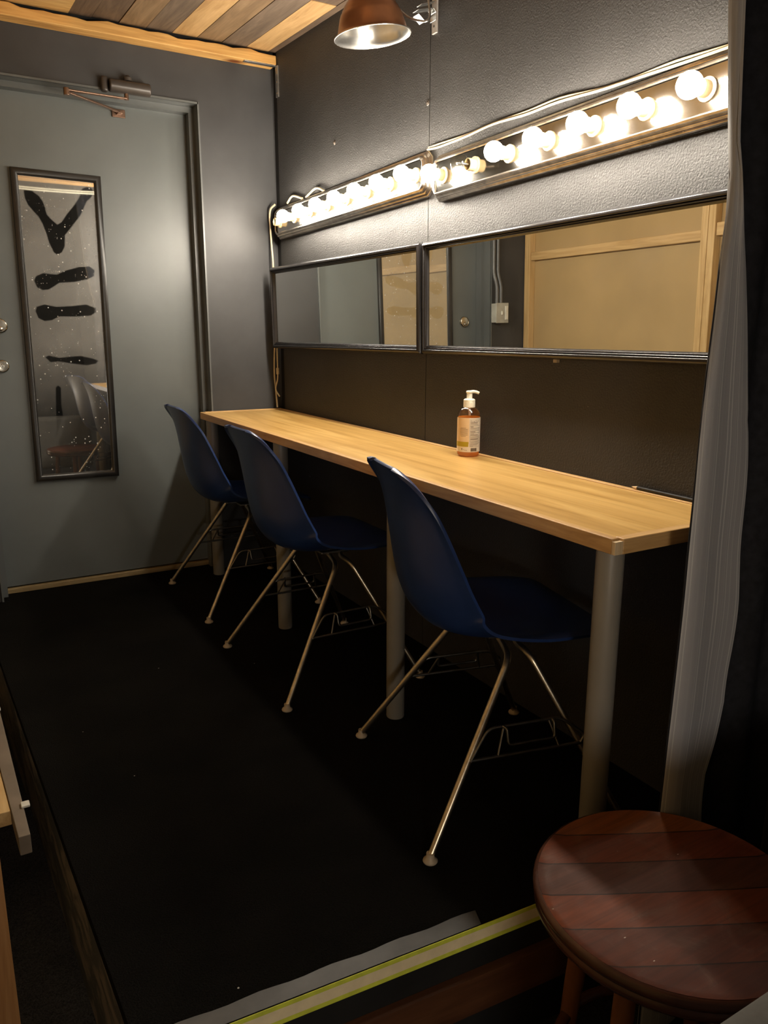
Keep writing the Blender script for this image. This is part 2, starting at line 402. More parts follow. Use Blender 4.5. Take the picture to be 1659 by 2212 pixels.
def lathe(bm, prof, seg=32, mat=None, cap=True):
    """prof: list of (radius, height) along local z; mat: 4x4 transform"""
    mat = mat or Matrix.Identity(4)
    rings = []
    for r, z in prof:
        if r < 1e-5: rings.append([bm.verts.new(mat @ Vector((0, 0, z)))])
        else: rings.append([bm.verts.new(mat @ Vector((r * math.cos(2 * PI * k / seg), r * math.sin(2 * PI * k / seg), z))) for k in range(seg)])
    for a, b in zip(rings, rings[1:]):
        for k in range(seg):
            k2 = (k + 1) % seg
            if len(a) == 1 and len(b) == 1: continue
            if len(a) == 1: bm.faces.new((a[0], b[k2], b[k]))
            elif len(b) == 1: bm.faces.new((a[k], a[k2], b[0]))
            else: bm.faces.new((a[k], a[k2], b[k2], b[k]))
    if cap:
        if len(rings[0]) > 1: bm.faces.new(list(reversed(rings[0])))
        if len(rings[-1]) > 1: bm.faces.new(rings[-1])

def axis_mat(o, d):
    """matrix whose z runs along d from o"""
    d = Vector(d).normalized()
    q = Vector((0, 0, 1)).rotation_difference(d)
    return Matrix.Translation(Vector(o)) @ q.to_matrix().to_4x4()

def obj(name, bm, mats, parent=None, smooth=False, bevel=0, segs=2, loc=None, sub=0, solid=0):
    bmesh.ops.recalc_face_normals(bm, faces=bm.faces)
    me = bpy.data.meshes.new(name); bm.to_mesh(me); bm.free()
    o = bpy.data.objects.new(name, me); COL.objects.link(o)
    for mm in (mats if isinstance(mats, (list, tuple)) else [mats]):
        me.materials.append(M[mm] if isinstance(mm, str) else mm)
    if smooth:
        for p in me.polygons: p.use_smooth = True
    if solid:
        md = o.modifiers.new('s', 'SOLIDIFY'); md.thickness = solid; md.offset = 0
    if bevel:
        md = o.modifiers.new('b', 'BEVEL'); md.width = bevel; md.segments = segs; md.limit_method = 'ANGLE'; md.angle_limit = math.radians(40)
        for p in me.polygons: p.use_smooth = True
        wn = o.modifiers.new('w', 'WEIGHTED_NORMAL'); wn.keep_sharp = True
    if sub:
        md = o.modifiers.new('u', 'SUBSURF'); md.levels = sub; md.render_levels = sub
    if smooth and not bevel:
        try: me.set_sharp_from_angle(angle=math.radians(50))
        except Exception: pass
    if parent is not None: o.parent = parent
    if loc is not None: o.location = loc
    return o

def B(): return bmesh.new()

def tag(o, label=None, cat=None, group=None, kind=None):
    if label: o['label'] = label
    if cat: o['category'] = cat
    if group: o['group'] = group
    if kind: o['kind'] = kind
    return o

def thing(name, label, cat, loc=(0, 0, 0), rotz=0, group=None):
    o = bpy.data.objects.new(name, None); COL.objects.link(o)
    o.empty_display_size = 0.1
    o.location = loc; o.rotation_euler = (0, 0, rotz)
    return tag(o, label, cat, group)

def struct(name, bm, mats, label=None, cat=None, parent=None, **kw):
    o = obj(name, bm, mats, parent, **kw)
    if parent is None: tag(o, label, cat, None, 'structure')
    return o

def copy_tree(o, parent=None):
    c = o.copy(); COL.objects.link(c)
    if parent is not None: c.parent = parent
    for ch in list(o.children): copy_tree(ch, c)
    return c

# ------------------------------------------------------------------ room numbers (metres)
L = 3.578          # face of the door wall
LD = 3.682         # face of the door leaf
FZ = -0.31         # lower floor beside / in front of the platform
WX = -1.555         # face of the studs on the left wall
YB = -1.7          # wall behind the camera
CEIL0, CSL = 2.350, 0.0496
def ceil_z(y): return CEIL0 + (y - 3.508) * CSL

# ------------------------------------------------------------------ shell
bm = B()   # platform top (carpet) ; left and front edges run a little skew
def left_x(y): return -1.322 - (y - 1.1) * 0.034
FRONT = [(-1.321, 1.071), (0.012, 0.980)]
top = FRONT + [(0.012, L + 0.02), (-0.30, L + 0.02), (-0.345, LD), (-1.29, LD), (-1.32, L), (left_x(L), L)]
vt = [bm.verts.new((x, y, 0)) for x, y in top]; vb = [bm.verts.new((x, y, -0.03)) for x, y in top]
bm.faces.new(vt); bm.faces.new(list(reversed(vb)))
for i in range(len(vt)):
    j = (i + 1) % len(vt); bm.faces.new((vt[i], vb[i], vb[j], vt[j]))
struct('floor', bm, 'carpet', 'black carpet on the raised platform under chairs and counter', 'floor')

bm = B(); bx(bm, -2.2, 0.1, YB, L + 0.02, FZ - 0.05, FZ)
struct('floor.001', bm, 'carpet_low', 'dark grey carpet of the lower floor below the platform step', 'floor')

# platform sides
bm = B()
y0_, y1_ = 1.071, L - 0.002
def quad_prism(bm, a, b, z0, z1, th, mi=0):
    a = Vector((a[0], a[1], 0)); b = Vector((b[0], b[1], 0)); d = (b - a).normalized(); n = Vector((-d.y, d.x, 0)) * th
    hexa(bm, [a + Vector((0, 0, z0)), b + Vector((0, 0, z0)), b + n + Vector((0, 0, z0)), a + n + Vector((0, 0, z0)),
              a + Vector((0, 0, z1)), b + Vector((0, 0, z1)), b + n + Vector((0, 0, z1)), a + n + Vector((0, 0, z1))], mi)
quad_prism(bm, (left_x(y1_), y1_), (left_x(y0_), y0_), FZ + 0.002, -0.031, 0.02)
struct('trim_1', bm, 'scuffed', 'scuffed plywood side of the platform, left', 'platform side')
bm = B()
for a, b in zip(FRONT, FRONT[1:]):
    quad_prism(bm, a, b, FZ + 0.002, -0.031, 0.02)
struct('trim_2', bm, 'black_paint', 'black riser under the taped platform edge', 'step riser')
bm = B()
pa, pb = FRONT[0], FRONT[-1]
for a, b in zip(FRONT, FRONT[1:]):
    d = Vector((b[0] - a[0], b[1] - a[1], 0)).normalized(); n = Vector((d.y, -d.x, 0)) * 0.0195
    quad_prism(bm, (a[0] + n.x, a[1] + n.y), (b[0] + n.x, b[1] + n.y), -0.185, -0.098, 0.019)
tag(obj('step_board', bm, 'brown_board'), 'dark brown board along the step riser below the glow tape', 'board')

# mirror wall: two painted panels with a pale open joint, wall behind
bm = B()
bx(bm, 0.0, 0.012, 2.2725, 3.515, -0.02, 2.6); bx(bm, 0.0, 0.012, YB, 2.2690, FZ, 2.6)
bx(bm, 0.0125, 0.10, YB, LD + 0.3, FZ - 0.05, 2.6, 1)
bx(bm, 0.0035, 0.0124, 2.2685, 2.2732, 0.0, 2.6, 2)
struct('wall_right', bm, ['wall_black', 'black_paint', 'seam'], 'black textured wall behind the mirrors and light bars', 'wall')

# door wall with opening
bm = B()
DX0, DX1, DZ = -1.318, -0.3465, 2.110
bx(bm, DX1, 0.0118, L, L + 0.3, -0.03, 2.6); bx(bm, -2.2, DX0, L, L + 0.3, FZ - 0.05, 2.6); bx(bm, DX0, DX1, L, L + 0.3, DZ, 2.6)
bx(bm, DX0, DX1, LD + 0.05, LD + 0.19, FZ, DZ, 1)
struct('wall_back', bm, ['wall_grey', 'black_paint'], 'charcoal painted wall around the grey door', 'wall')
bm = B(); bx(bm, -2.2, 0.1, YB - 0.1, YB, FZ - 0.05, 2.6)
struct('wall_front', bm, 'black_paint', 'dark wall behind the viewer', 'wall')

# left wall : hardboard sheets in recessed stud bays
bm = B(); bx(bm, WX - 0.10, WX - 0.042, YB, L - 0.001, FZ, 2.6)
wl = struct('wall_left', bm, 'ply', 'tan hardboard wall with open pine studs opposite the mirrors', 'wall')
ys = [(3.530, L - 0.004), (2.361, 2.396), (2.324, 2.359), (1.08, 1.15), (-0.12, -0.05), (-1.3, -1.23)]
for k, (a, b) in enumerate(ys):
    bm = B(); bx(bm, WX - 0.0415, WX, a, b, FZ + 0.001, 2.3)
    obj('stud', bm, 'stud', wl, bevel=0.003)
for (a, b, z0, z1) in ((2.399, 3.527, 1.492, 1.537), (1.153, 2.321, 1.505, 1.56), (-0.046, 1.077, 1.49, 1.533), (-1.226, -0.124, 1.49, 1.533)):
    bm = B(); bx(bm, WX - 0.0415, WX - 0.006, a, b, z0, z1)
    obj('blocking', bm, 'stud_y', wl, bevel=0.003)

# ceiling boards + strand board + beam
bm = B()
xs = [0.0115, -0.030, -0.135, -0.244, -0.351, -0.457, -0.563, -0.671, -0.775, -0.862]
tone = [0, 1, 3, 2, 1, 3, 2, 0, 0]
YE = 3.53
for i, t in enumerate(tone):
    x1, x0 = xs[i] - 0.0012, xs[i + 1] + 0.0012
    cuts = [YE, [3.6, 2.86, 2.2, 2.5, 2.4, 2.1, 2.6, 2.0, 2.4][i], 1.42]
    if i == 0: cuts = [YE, 1.42]
    for j, (ya, yb) in enumerate(zip(cuts, cuts[1:])):
        if yb >= ya: continue
        tt = t if j == 0 else [0, 3, 2, 1][(i + j * 2) % 4] if i != 1 else 0
        dz = random.uniform(0, 0.004)
        za, zb = ceil_z(ya) + dz, ceil_z(yb) + dz
        hexa(bm, [(x0, yb + .001, zb), (x1, yb + .001, zb), (x1, ya, za), (x0, ya, za), (x0, yb + .001, zb + .018), (x1, yb + .001, zb + .018), (x1, ya, za + .018), (x0, ya, za + .018)], tt)
x0, x1 = -2.2, xs[-1]; YJ = 1.42
hexa(bm, [(x0, YJ, ceil_z(YJ)), (x1, YJ, ceil_z(YJ)), (x1, YE, ceil_z(YE)), (x0, YE, ceil_z(YE)), (x0, YJ, ceil_z(YJ) + .015), (x1, YJ, ceil_z(YJ) + .015), (x1, YE, ceil_z(YE) + .015), (x0, YE, ceil_z(YE) + .015)], 4)
bx(bm, -2.2, 0.1, YB, L + 0.3, 2.40, 2.45, 5)
struct('ceiling', bm, ['plank0', 'plank1', 'plank2', 'plank3', 'osb', 'black_paint'], 'reclaimed plank ceiling of dark and tan boards', 'ceiling')
bm = B()
n = 40; prev = None
for i in range(n + 1):      # waney top edge
    x = -1.59 + (1.588 + 0.0) * i / n
    zt = 2.337 + 0.006 * math.sin(i * 0.9) * math.sin(i * 0.37) + 0.003 * math.sin(i * 2.1)
    q = [bm.verts.new(p) for p in ((x, 3.505, 2.296), (x, L - 0.001, 2.296), (x, L - 0.001, zt + 0.006), (x, 3.509, zt))]
    if prev:
        for a in range(4): bm.faces.new((prev[a], prev[(a + 1) % 4], q[(a + 1) % 4], q[a]))
    else: bm.faces.new(q)
    prev = q
bm.faces.new(prev)
tag(obj('ceiling_beam', bm, 'beam', bevel=0.003), 'knotty orange pine beam above the door under the plank ceiling', 'beam')

# ------------------------------------------------------------------ door
door = thing('door_1', 'grey painted metal door with a dusty mirror on it', 'door', (-0.85, LD, 0)); door['kind'] = 'structure'
dl = (-0.85, LD, 0)
def rel(bm, o):
    bmesh.ops.translate(bm, verts=bm.verts, vec=-Vector(o)); return bm
bm = B(); bx(bm, -1.30, -0.352, LD, LD + 0.045, 0.03, 2.10)
obj('door_leaf', rel(bm, dl), 'door_grey', door, bevel=0.002)
for i, (x, z, r) in enumerate(((-1.208, 1.166, 0.031), (-1.214, 1.000, 0.027))):
    bm = B(); lathe(bm, [(r, 0), (r, 0.006), (r * 0.93, 0.012), (r * 0.80, 0.014), (r * 0.78, 0.011), (r * 0.45, 0.012)], 28, axis_mat((x, LD, z), (0, -1, 0)))
    lk = obj('deadbolt' if i == 0 else 'lock_cylinder', rel(bm, dl), 'brass', door, smooth=True)
    bm = B(); lathe(bm, [(r * 0.34, 0), (r * 0.34, 0.016), (r * 0.28, 0.018)], 20, axis_mat((x, LD, z - r * (0.42 if i == 0 else 0)), (0, -1, 0)))
    kc = obj('key_cylinder', rel(bm, dl), 'brass', lk, smooth=True)
    bm = B(); zz = z - r * (0.42 if i == 0 else 0); bx(bm, x - 0.0012, x + 0.0012, LD - 0.0186, LD - 0.016, zz - 0.005, zz + 0.005)
    obj('keyway', rel(bm, dl), 'lock_dark', lk)
# frame: two-step pressed steel
bm = B()
def jamb(xo, s):
    # outer return, stop
    a, b = sorted((xo, xo - s * 0.004)); bx(bm, a, b, L - 0.004, LD + 0.04, 0.0, DZ)
    a, b = sorted((xo - s * 0.004, xo - s * 0.026)); bx(bm, a, b, L + 0.055, LD - 0.002, 0.0, DZ - 0.0285)
    a, b = sorted((xo + s * 0.003, xo - s * 0.004)); bx(bm, a, b, L - 0.008, L - 0.0005, 0.0, DZ + 0.004)
jamb(DX1, 1); jamb(DX0, -1)
bx(bm, DX0, DX1, L - 0.004, LD + 0.04, DZ - 0.004, DZ); bx(bm, DX0 + 0.004, DX1 - 0.004, L + 0.055, LD - 0.002, DZ - 0.028, DZ - 0.0045)
bx(bm, DX0, DX1, L - 0.008, L - 0.0005, DZ - 0.004, DZ + 0.004)
struct('trim_3', bm, 'frame_grey', 'grey steel frame of the door', 'door frame')
bm = B(); bx(bm, DX0 + 0.005, DX1 - 0.005, LD - 0.014, LD + 0.045, 0.001, 0.024)
tag(obj('threshold', bm, 'threshold', bevel=0.003), 'thin wooden threshold strip under the grey door', 'threshold')

# door closer
cl = thing('door_closer', 'dark bronze door closer with folded arm above the grey door', 'door closer', (-0.65, L, 2.12)); o_ = (-0.65, L, 2.12)
bm = B()
sec = []
for k in range(16):
    an = 2 * PI * k / 16; sec.append((L - 0.030 + 0.026 * math.cos(an) * (1.0 if math.cos(an) < 0 else 1.1), 2.122 + 0.026 * math.sin(an)))
def extr(bm, sec, x0, x1):
    a = [bm.verts.new((x0, y, z)) for y, z in sec]; b = [bm.verts.new((x1, y, z)) for y, z in sec]
    bm.faces.new(a); bm.faces.new(list(reversed(b)))
    for k in range(len(sec)):
        k2 = (k + 1) % len(sec); bm.faces.new((a[k], b[k], b[k2], a[k2]))
extr(bm, sec, -0.722, -0.556)
obj('body', rel(bm, o_), 'bronze', cl, smooth=True, bevel=0.006)
bm = B(); bx(bm, -0.752, -0.723, L - 0.034, L - 0.001, 2.095, 2.155); obj('end_block', rel(bm, o_), 'bronze', cl, bevel=0.01)
bm = B(); lathe(bm, [(0.018, 0), (0.018, 0.012), (0.011, 0.016), (0.006, 0.022)], 20, axis_mat((-0.645, L - 0.028, 2.147), (0, 0, 1))); obj('cap', rel(bm, o_), 'bronze', cl, smooth=True)
bm = B(); lathe(bm, [(0.009, 0), (0.009, 0.028)], 16, axis_mat((-0.655, L - 0.03, 2.074), (0, 0, 1))); obj('spindle', rel(bm, o_), 'bronze_arm', cl, smooth=True)
def bar(bm, a, b, w, h):
    a, b = Vector(a), Vector(b); d = (b - a).normalized(); s = d.cross(Vector((0, 0, 1))).normalized() * w / 2; u = s.cross(d).normalized() * h / 2
    hexa(bm, [a - s - u, a + s - u, b + s - u, b - s - u, a - s + u, a + s + u, b + s + u, b - s + u])
EL = (-0.895, L - 0.07, 2.062)
bm = B(); bar(bm, (-0.655, L - 0.03, 2.079), (EL[0], EL[1], EL[2] + 0.007), 0.02, 0.006); obj('main_arm', rel(bm, o_), 'bronze_arm', cl, bevel=0.002)
bm = B(); bar(bm, EL, (-0.665, LD - 0.03, 2.052), 0.016, 0.008); lathe(bm, [(0.012, -0.012), (0.012, 0.015)], 16, axis_mat(EL, (0, 0, 1)))
obj('forearm', rel(bm, o_), 'bronze_arm', cl, bevel=0.002)
bm = B(); bx(bm, -0.69, -0.635, LD - 0.008, LD - 0.0005, 2.035, 2.068); bx(bm, -0.672, -0.652, LD - 0.035, LD - 0.008, 2.045, 2.058); obj('shoe', rel(bm, o_), 'bronze_arm', cl, bevel=0.002)

# ------------------------------------------------------------------ framed mirrors
def frame_profile_mesh(w, h, prof):
    """mitred rectangular frame in local XZ (centre origin), prof: (inset, out) pairs; out along -Y"""
    bm = B(); loops = []
    for ins, out_ in prof:
        x, z = w / 2 - ins, h / 2 - ins
        loops.append([bm.verts.new((sx * x, -out_, sz * z)) for sx, sz in ((-1, -1), (1, -1), (1, 1), (-1, 1))])
    for a, b in zip(loops, loops[1:]):
        for k in range(4):
            k2 = (k + 1) % 4; bm.faces.new((a[k], a[k2], b[k2], b[k]))
    return bm
REED = [(0.0, 0.0), (0.0, 0.005), (0.001, 0.0085), (0.003, 0.0120), (0.0055, 0.0152), (0.0085, 0.0182), (0.0115, 0.0200), (0.0140, 0.0203), (0.0158, 0.0188), (0.0168, 0.0160), (0.0175, 0.0135), (0.0183, 0.0152), (0.0197, 0.0160), (0.0212, 0.0152), (0.0222, 0.0125), (0.0228, 0.0112), (0.0240, 0.0125), (0.0255, 0.0126), (0.0268, 0.0110), (0.0278, 0.0085), (0.030, 0.0065), (0.030, 0.003)]
FLAT = [(0.0, 0.0), (0.0, 0.016), (0.0015, 0.018), (0.019, 0.0195), (0.0205, 0.0185), (0.026, 0.0125), (0.0275, 0.011), (0.0275, 0.004)]
def framed_mirror(name, label, w, h, prof, inner, fmat, gmat, M4, grid=None):
    t = thing(name, label, 'mirror'); t.matrix_world = M4
    if name == 'wall_mirror': t['group'] = 'framed mirrors above the counter'
    obj('frame', frame_profile_mesh(w, h, prof), fmat, t, smooth=True)
    gx, gz = w / 2 - inner, h / 2 - inner
    bm = B()
    nx, nz = grid or (1, 1)
    vs = [[bm.verts.new((-gx + 2 * gx * i / nx, -0.006, -gz + 2 * gz * j / nz)) for i in range(nx + 1)] for j in range(nz + 1)]
    for j in range(nz):
        for i in range(nx): bm.faces.new((vs[j][i], vs[j][i + 1], vs[j + 1][i + 1], vs[j + 1][i]))
    g = obj('mirror_glass', bm, gmat, t)
    bm = B(); bx(bm, -w / 2 + 0.004, w / 2 - 0.004, -0.004, 0.0, -h / 2 + 0.004, h / 2 - 0.004)
    obj('backing', bm, 'black_paint', t)
    return t, g

# wall mirrors: local +X -> along -Y of the room (left to right as seen), local -Y -> -X (out of wall)
def wall_frame(c, yaw, tilt, roll=0):
    """yaw: swings the far end out of the wall; tilt: leans the top into the room"""
    xa = Vector((math.sin(math.radians(yaw)), -math.cos(math.radians(yaw)), 0))   # along wall towards viewer
    nn = Vector((-math.cos(math.radians(yaw)), -math.sin(math.radians(yaw)), 0))  # out of wall
    R_ = Matrix((( xa.x, -nn.x, 0), (xa.y, -nn.y, 0), (0, 0, 1))).to_4x4()
    T_ = Matrix.Rotation(math.radians(tilt), 4, 'X')      # local X axis
    return Matrix.Translation(Vector(c)) @ R_ @ T_ @ Matrix.Rotation(math.radians(roll), 4, 'Y')

h2 = 0.366
w1 = 1.226
cx1 = -0.012 - math.sin(math.radians(1.75)) * w1 / 2
M1 = wall_frame((cx1, 2.274 + math.cos(math.radians(1.75)) * w1 / 2, 1.252), 1.75, 0.9)
framed_mirror('wall_mirror', 'black reeded frame mirror in the corner, reflecting grey door and wall', w1, h2, REED, 0.029, 'gloss_black', 'mirror', M1)
w2 = 1.27
M2 = wall_frame((-0.008, 2.270 - w2 / 2, 1.252), 0.0, 0.9)
mt2, _ = framed_mirror('wall_mirror', 'black reeded frame mirror beside the curtain, reflecting the tan stud wall', w2, h2, REED, 0.029, 'gloss_black', 'mirror', M2)
bm = B(); bx(bm, 0.012, 0.026, -0.006, 0.004, -h2 / 2 - 0.008, -h2 / 2 + 0.001)
obj('mirror_clip', bm, 'seam', mt2)

# dusty mirror on the door
DMC = Vector((-0.943, LD - 0.001, 1.1435))
MD = Matrix.Translation(DMC) @ Matrix.Rotation(math.radians(0.75), 4, 'Y')
dw, dh = 0.352, 1.297
dm, dg = framed_mirror('door_mirror', 'tall narrow black framed mirror on the door, dusty glass with wiped dark shapes', dw, dh, FLAT, 0.027, 'satin_black', 'dusty', MD, (110, 440))
BL = [[(-1.066, 1.706), (-1.059, 1.714), (-1.043, 1.714), (-1.03, 1.707), (-1.008, 1.69), (-0.996, 1.67), (-0.989, 1.646), (-0.986, 1.622), (-0.969, 1.602), (-0.947, 1.583), (-0.929, 1.595), (-0.907, 1.626), (-0.877, 1.662), (-0.852, 1.696), (-0.843, 1.716), (-0.837, 1.734), (-0.819, 1.743), (-0.801, 1.742), (-0.793, 1.733), (-0.794, 1.715), (-0.805, 1.7), (-0.821, 1.686), (-0.838, 1.653), (-0.853, 1.625), (-0.894, 1.575), (-0.921, 1.542), (-0.925, 1.497), (-0.939, 1.472), (-0.957, 1.461), (-0.971, 1.47), (-0.987, 1.511), (-0.993, 1.542), (-1.004, 1.58), (-1.018, 1.61), (-1.037, 1.631), (-1.054, 1.653), (-1.064, 1.678)],
      [(-1.059, 1.353), (-1.049, 1.371), (-1.022, 1.384), (-0.969, 1.38), (-0.925, 1.4), (-0.875, 1.415), (-0.832, 1.419), (-0.811, 1.405), (-0.816, 1.38), (-0.842, 1.366), (-0.899, 1.352), (-0.96, 1.347), (-0.979, 1.334), (-1.004, 1.318), (-1.028, 1.315), (-1.05, 1.326)],
      [(-1.065, 1.227), (-1.058, 1.246), (-1.027, 1.256), (-0.98, 1.247), (-0.919, 1.251), (-0.857, 1.259), (-0.82, 1.244), (-0.819, 1.228), (-0.842, 1.212), (-0.911, 1.207), (-0.972, 1.207), (-1.003, 1.191), (-1.033, 1.187), (-1.056, 1.199)],
      [(-1.044, 1.036), (-1.028, 1.042), (-0.987, 1.032), (-0.9, 1.039), (-0.85, 1.027), (-0.825, 1.017), (-0.839, 1.004), (-0.878, 0.998), (-0.94, 1.007), (-0.988, 1.016), (-1.025, 1.014)],
      [(-1.013, 0.904), (-1.003, 0.913), (-0.992, 0.903), (-0.997, 0.825), (-0.993, 0.779), (-1.012, 0.74), (-1.027, 0.694), (-1.021, 0.793)]]
def sd(poly, x, z):
    ins = False; best = 9.0; n = len(poly)
    for i in range(n):
        (x0, z0), (x1, z1) = poly[i], poly[(i + 1) % n]
        if (z0 > z) != (z1 > z) and x < (x1 - x0) * (z - z0) / (z1 - z0) + x0: ins = not ins
        dx, dz = x1 - x0, z1 - z0
        t = max(0, min(1, ((x - x0) * dx + (z - z0) * dz) / (dx * dx + dz * dz)))
        best = min(best, math.hypot(x - x0 - t * dx, z - z0 - t * dz))
    return best if ins else -best
BB = [(min(p[0] for p in b) - .01, max(p[0] for p in b) + .01, min(p[1] for p in b) - .01, max(p[1] for p in b) + .01) for b in BL]
at = dg.data.attributes.new('wiped', 'FLOAT', 'POINT')
for v in dg.data.vertices:
    w = MD @ v.co; val = 0.0
    for b, (xa, xb, za, zb) in zip(BL, BB):
        if xa < w.x < xb and za < w.z < zb: val = max(val, max(0, min(1, sd(b, w.x, w.z) / 0.004 + 0.5)))
    at.data[v.index].value = val

# ------------------------------------------------------------------ vanity light bars
def light_bar(label, yc, zc, length, tilt, ys_b, unlit, empty):
    t = thing('vanity_light_bar', label, 'light fixture', (0, 0, 0), 0, 'vanity light bars above the mirrors')
    MB_ = wall_frame((-0.001, yc, zc), 0, 0, tilt); t.matrix_world = MB_
    H = 0.140; W = length
    prof = [(0.0, 0.0), (0.0, 0.010), (0.003, 0.016), (0.007, 0.018), (0.0085, 0.022), (0.012, 0.028), (0.0155, 0.029), (0.017, 0.033), (0.0205, 0.038), (0.0235, 0.038), (0.026, 0.034)]
    # frame with clipped corners
    bm = B(); loops = []; c = 0.022
    for ins, o in prof:
        x, z = W / 2 - ins, H / 2 - ins; cc = c * (1 - ins * 0.59 / c * 0.6)
        loops.append([bm.verts.new((px, -o, pz)) for px, pz in ((-x + cc, -z), (x - cc, -z), (x, -z + cc), (x, z - cc), (x - cc, z), (-x + cc, z), (-x, z - cc), (-x, -z + cc))])
    for a, b in zip(loops, loops[1:]):
        for k in range(8):
            k2 = (k + 1) % 8; bm.faces.new((a[k], a[k2], b[k2], b[k]))
    obj('moulding', bm, 'chrome_ridge', t, smooth=True)
    bm = B(); x, z = W / 2 - 0.024, H / 2 - 0.024
    bx(bm, -x, x, -0.030, 0.0, -z, z); obj('chrome_plate', bm, 'chrome', t)
    for k, yb in enumerate(ys_b):
        lx = yc - yb
        bm = B(); lathe(bm, [(0.024, 0.030), (0.024, 0.034), (0.0175, 0.036), (0.0175, 0.057), (0.0155, 0.058), (0.0145, 0.040)], 20, axis_mat((lx, 0, 0), (0, -1, 0)))
        obj('socket', bm, 'socket', t, smooth=True)
        if k == empty: continue
        r = 0.0268
        prof_b = [(0.0125, 0.046), (0.0130, 0.056), (0.0165, 0.063)]
        for q in range(9):
            an = math.radians(-48 + q * (138) / 8); prof_b.append((r * math.cos(an), 0.086 + r * math.sin(an)))
        prof_b.append((0, 0.086 + r))
        bm = B(); lathe(bm, prof_b, 20, axis_mat((lx, 0, 0), (0, -1, 0)))
        bo = obj('light_bulb', bm, 'glass' if k == unlit else 'bulb', t, smooth=True)
        if k == unlit:
            bo['label'] = 'clear unlit bulb'
            bm = B(); lathe(bm, [(0.004, 0.046), (0.0035, 0.07), (0.001, 0.075)], 10, axis_mat((lx, 0, 0), (0, -1, 0)))
            for s in (-1, 1): tube(bm, [(lx, -0.072, 0), (lx + s * 0.008, -0.088, 0.002), (lx + s * 0.009, -0.094, 0.002)], 0.0006, 6)
            tube(bm, [(lx - 0.009, -0.094, 0.002), (lx, -0.096, 0.004), (lx + 0.009, -0.094, 0.002)], 0.0008, 6)
            obj('filament', bm, 'filament', bo, smooth=True)
    return t
yb1 = [2.30 + 0.1635 * k for k in range(8)]
light_bar('vanity light bar ending at the corner, all bulbs lit, one empty socket', 2.872, 1.637, 1.28, -0.75, yb1, -1, 7)
yb2 = [2.137 - 0.1598 * k for k in range(7)]
light_bar('vanity light bar nearest the curtain, with one clear unlit bulb', 1.575, 1.6265, 1.275, -0.75, yb2, 1, -1)

# cords
bm = B()
P2 = [(-0.012, 2.264, 1.712), (-0.012, 2.192, 1.708), (-0.010, 2.056, 1.711), (-0.012, 1.922, 1.717), (-0.010, 1.78, 1.712), (-0.012, 1.653, 1.713), (-0.010, 1.507, 1.706), (-0.010, 1.405, 1.704), (-0.010, 1.299, 1.702), (-0.010, 1.227, 1.701), (-0.010, 1.10, 1.700), (-0.010, 0.98, 1.697)]
P2 = [(x + 0.002, y, z + 0.007) for x, y, z in P2]
tube(bm, catmull(P2, 5), 0.0036, 8); tube(bm, catmull([(x + 0.004, y, z + 0.0065 + 0.0035 * math.sin(i * 1.7)) for i, (x, y, z) in enumerate(P2)], 5), 0.0032, 8)
tag(obj('power_cord', bm, 'cord_white', smooth=True), 'ivory lamp cord lying along the top of the light bar nearest the curtain', 'cord')
bm = B()
PC = [(-0.028, 3.505, 1.713), (-0.040, 3.530, 1.695), (-0.040, 3.545, 1.66), (-0.036, 3.551, 1.621), (-0.036, 3.541, 1.538), (-0.036, 3.530, 1.474), (-0.034, 3.532, 1.408), (-0.02, 3.550, 1.25), (-0.03, 3.552, 1.08), (-0.03, 3.560, 1.039), (-0.03, 3.566, 0.972), (-0.03, 3.566, 0.927), (-0.03, 3.555, 0.873), (-0.03, 3.540, 0.785)]
tube(bm, catmull(PC, 6), 0.0042, 8)
pc = obj('power_cord', bm, 'cord_white', smooth=True); tag(pc, 'ivory lamp cord hanging down the corner behind the corner mirror', 'cord')
bm = B()
tube(bm, catmull([(-0.026, 3.535, 1.07), (-0.026, 3.535, 1.019), (-0.028, 3.530, 0.963), (-0.03, 3.528, 0.923), (-0.034, 3.545, 0.873), (-0.03, 3.510, 0.841)], 6), 0.0036, 8)
tube(bm, [(-0.028, 3.530, 0.975), (-0.028, 3.529, 0.945)], 0.0075, 10)
obj('plug_tail', bm, 'cord_white', pc, smooth=True)
bm = B()
for a in ((3.40, 3.34, 3.24), (3.20, 3.10, 3.02)):
    tube(bm, catmull([(-0.012, a[0], 1.700 + (a[0] - 2.872) * 0.013), (-0.012, a[1], 1.722 + (a[1] - 2.872) * 0.013), (-0.012, a[2], 1.700 + (a[2] - 2.872) * 0.013)], 8), 0.0045, 8)
tag(obj('power_cord', bm, 'cord_white', smooth=True), 'loops of ivory cord poking above the light bar in the corner', 'cord')

# ------------------------------------------------------------------ counter
CT = thing('counter', 'long narrow birch counter on grey tube legs below the mirrors', 'counter')
CY0, CY1, CWX = 0.992, 3.572, -0.4076
def cz(y): return 0.757 + (y - 1.0) * 0.0072     # slightly out of level
def slab(bm, x0, x1, y0, y1, d0, d1, mi=0):
    hexa(bm, [(x0, y0, cz(y0) + d0), (x1, y0, cz(y0) + d0), (x1, y1, cz(y1) + d0), (x0, y1, cz(y1) + d0), (x0, y0, cz(y0) + d1), (x1, y0, cz(y0) + d1), (x1, y1, cz(y1) + d1), (x0, y1, cz(y1) + d1)], mi)
bm = B(); slab(bm, CWX + 0.0202, -0.0192, CY0 + 0.0232, 2.3185, -0.026, 0); obj('tabletop', bm, 'counter', CT)
bm = B(); slab(bm, CWX + 0.0202, -0.0192, 2.3195, CY1 - 0.0202, -0.026, 0); obj('tabletop', bm, 'counter', CT)
bm = B(); slab(bm, CWX, CWX + 0.0198, CY0 + 0.010, CY1, -0.030, 0.0015); obj('front_edging', bm, 'counter_edge', CT, bevel=0.0025)
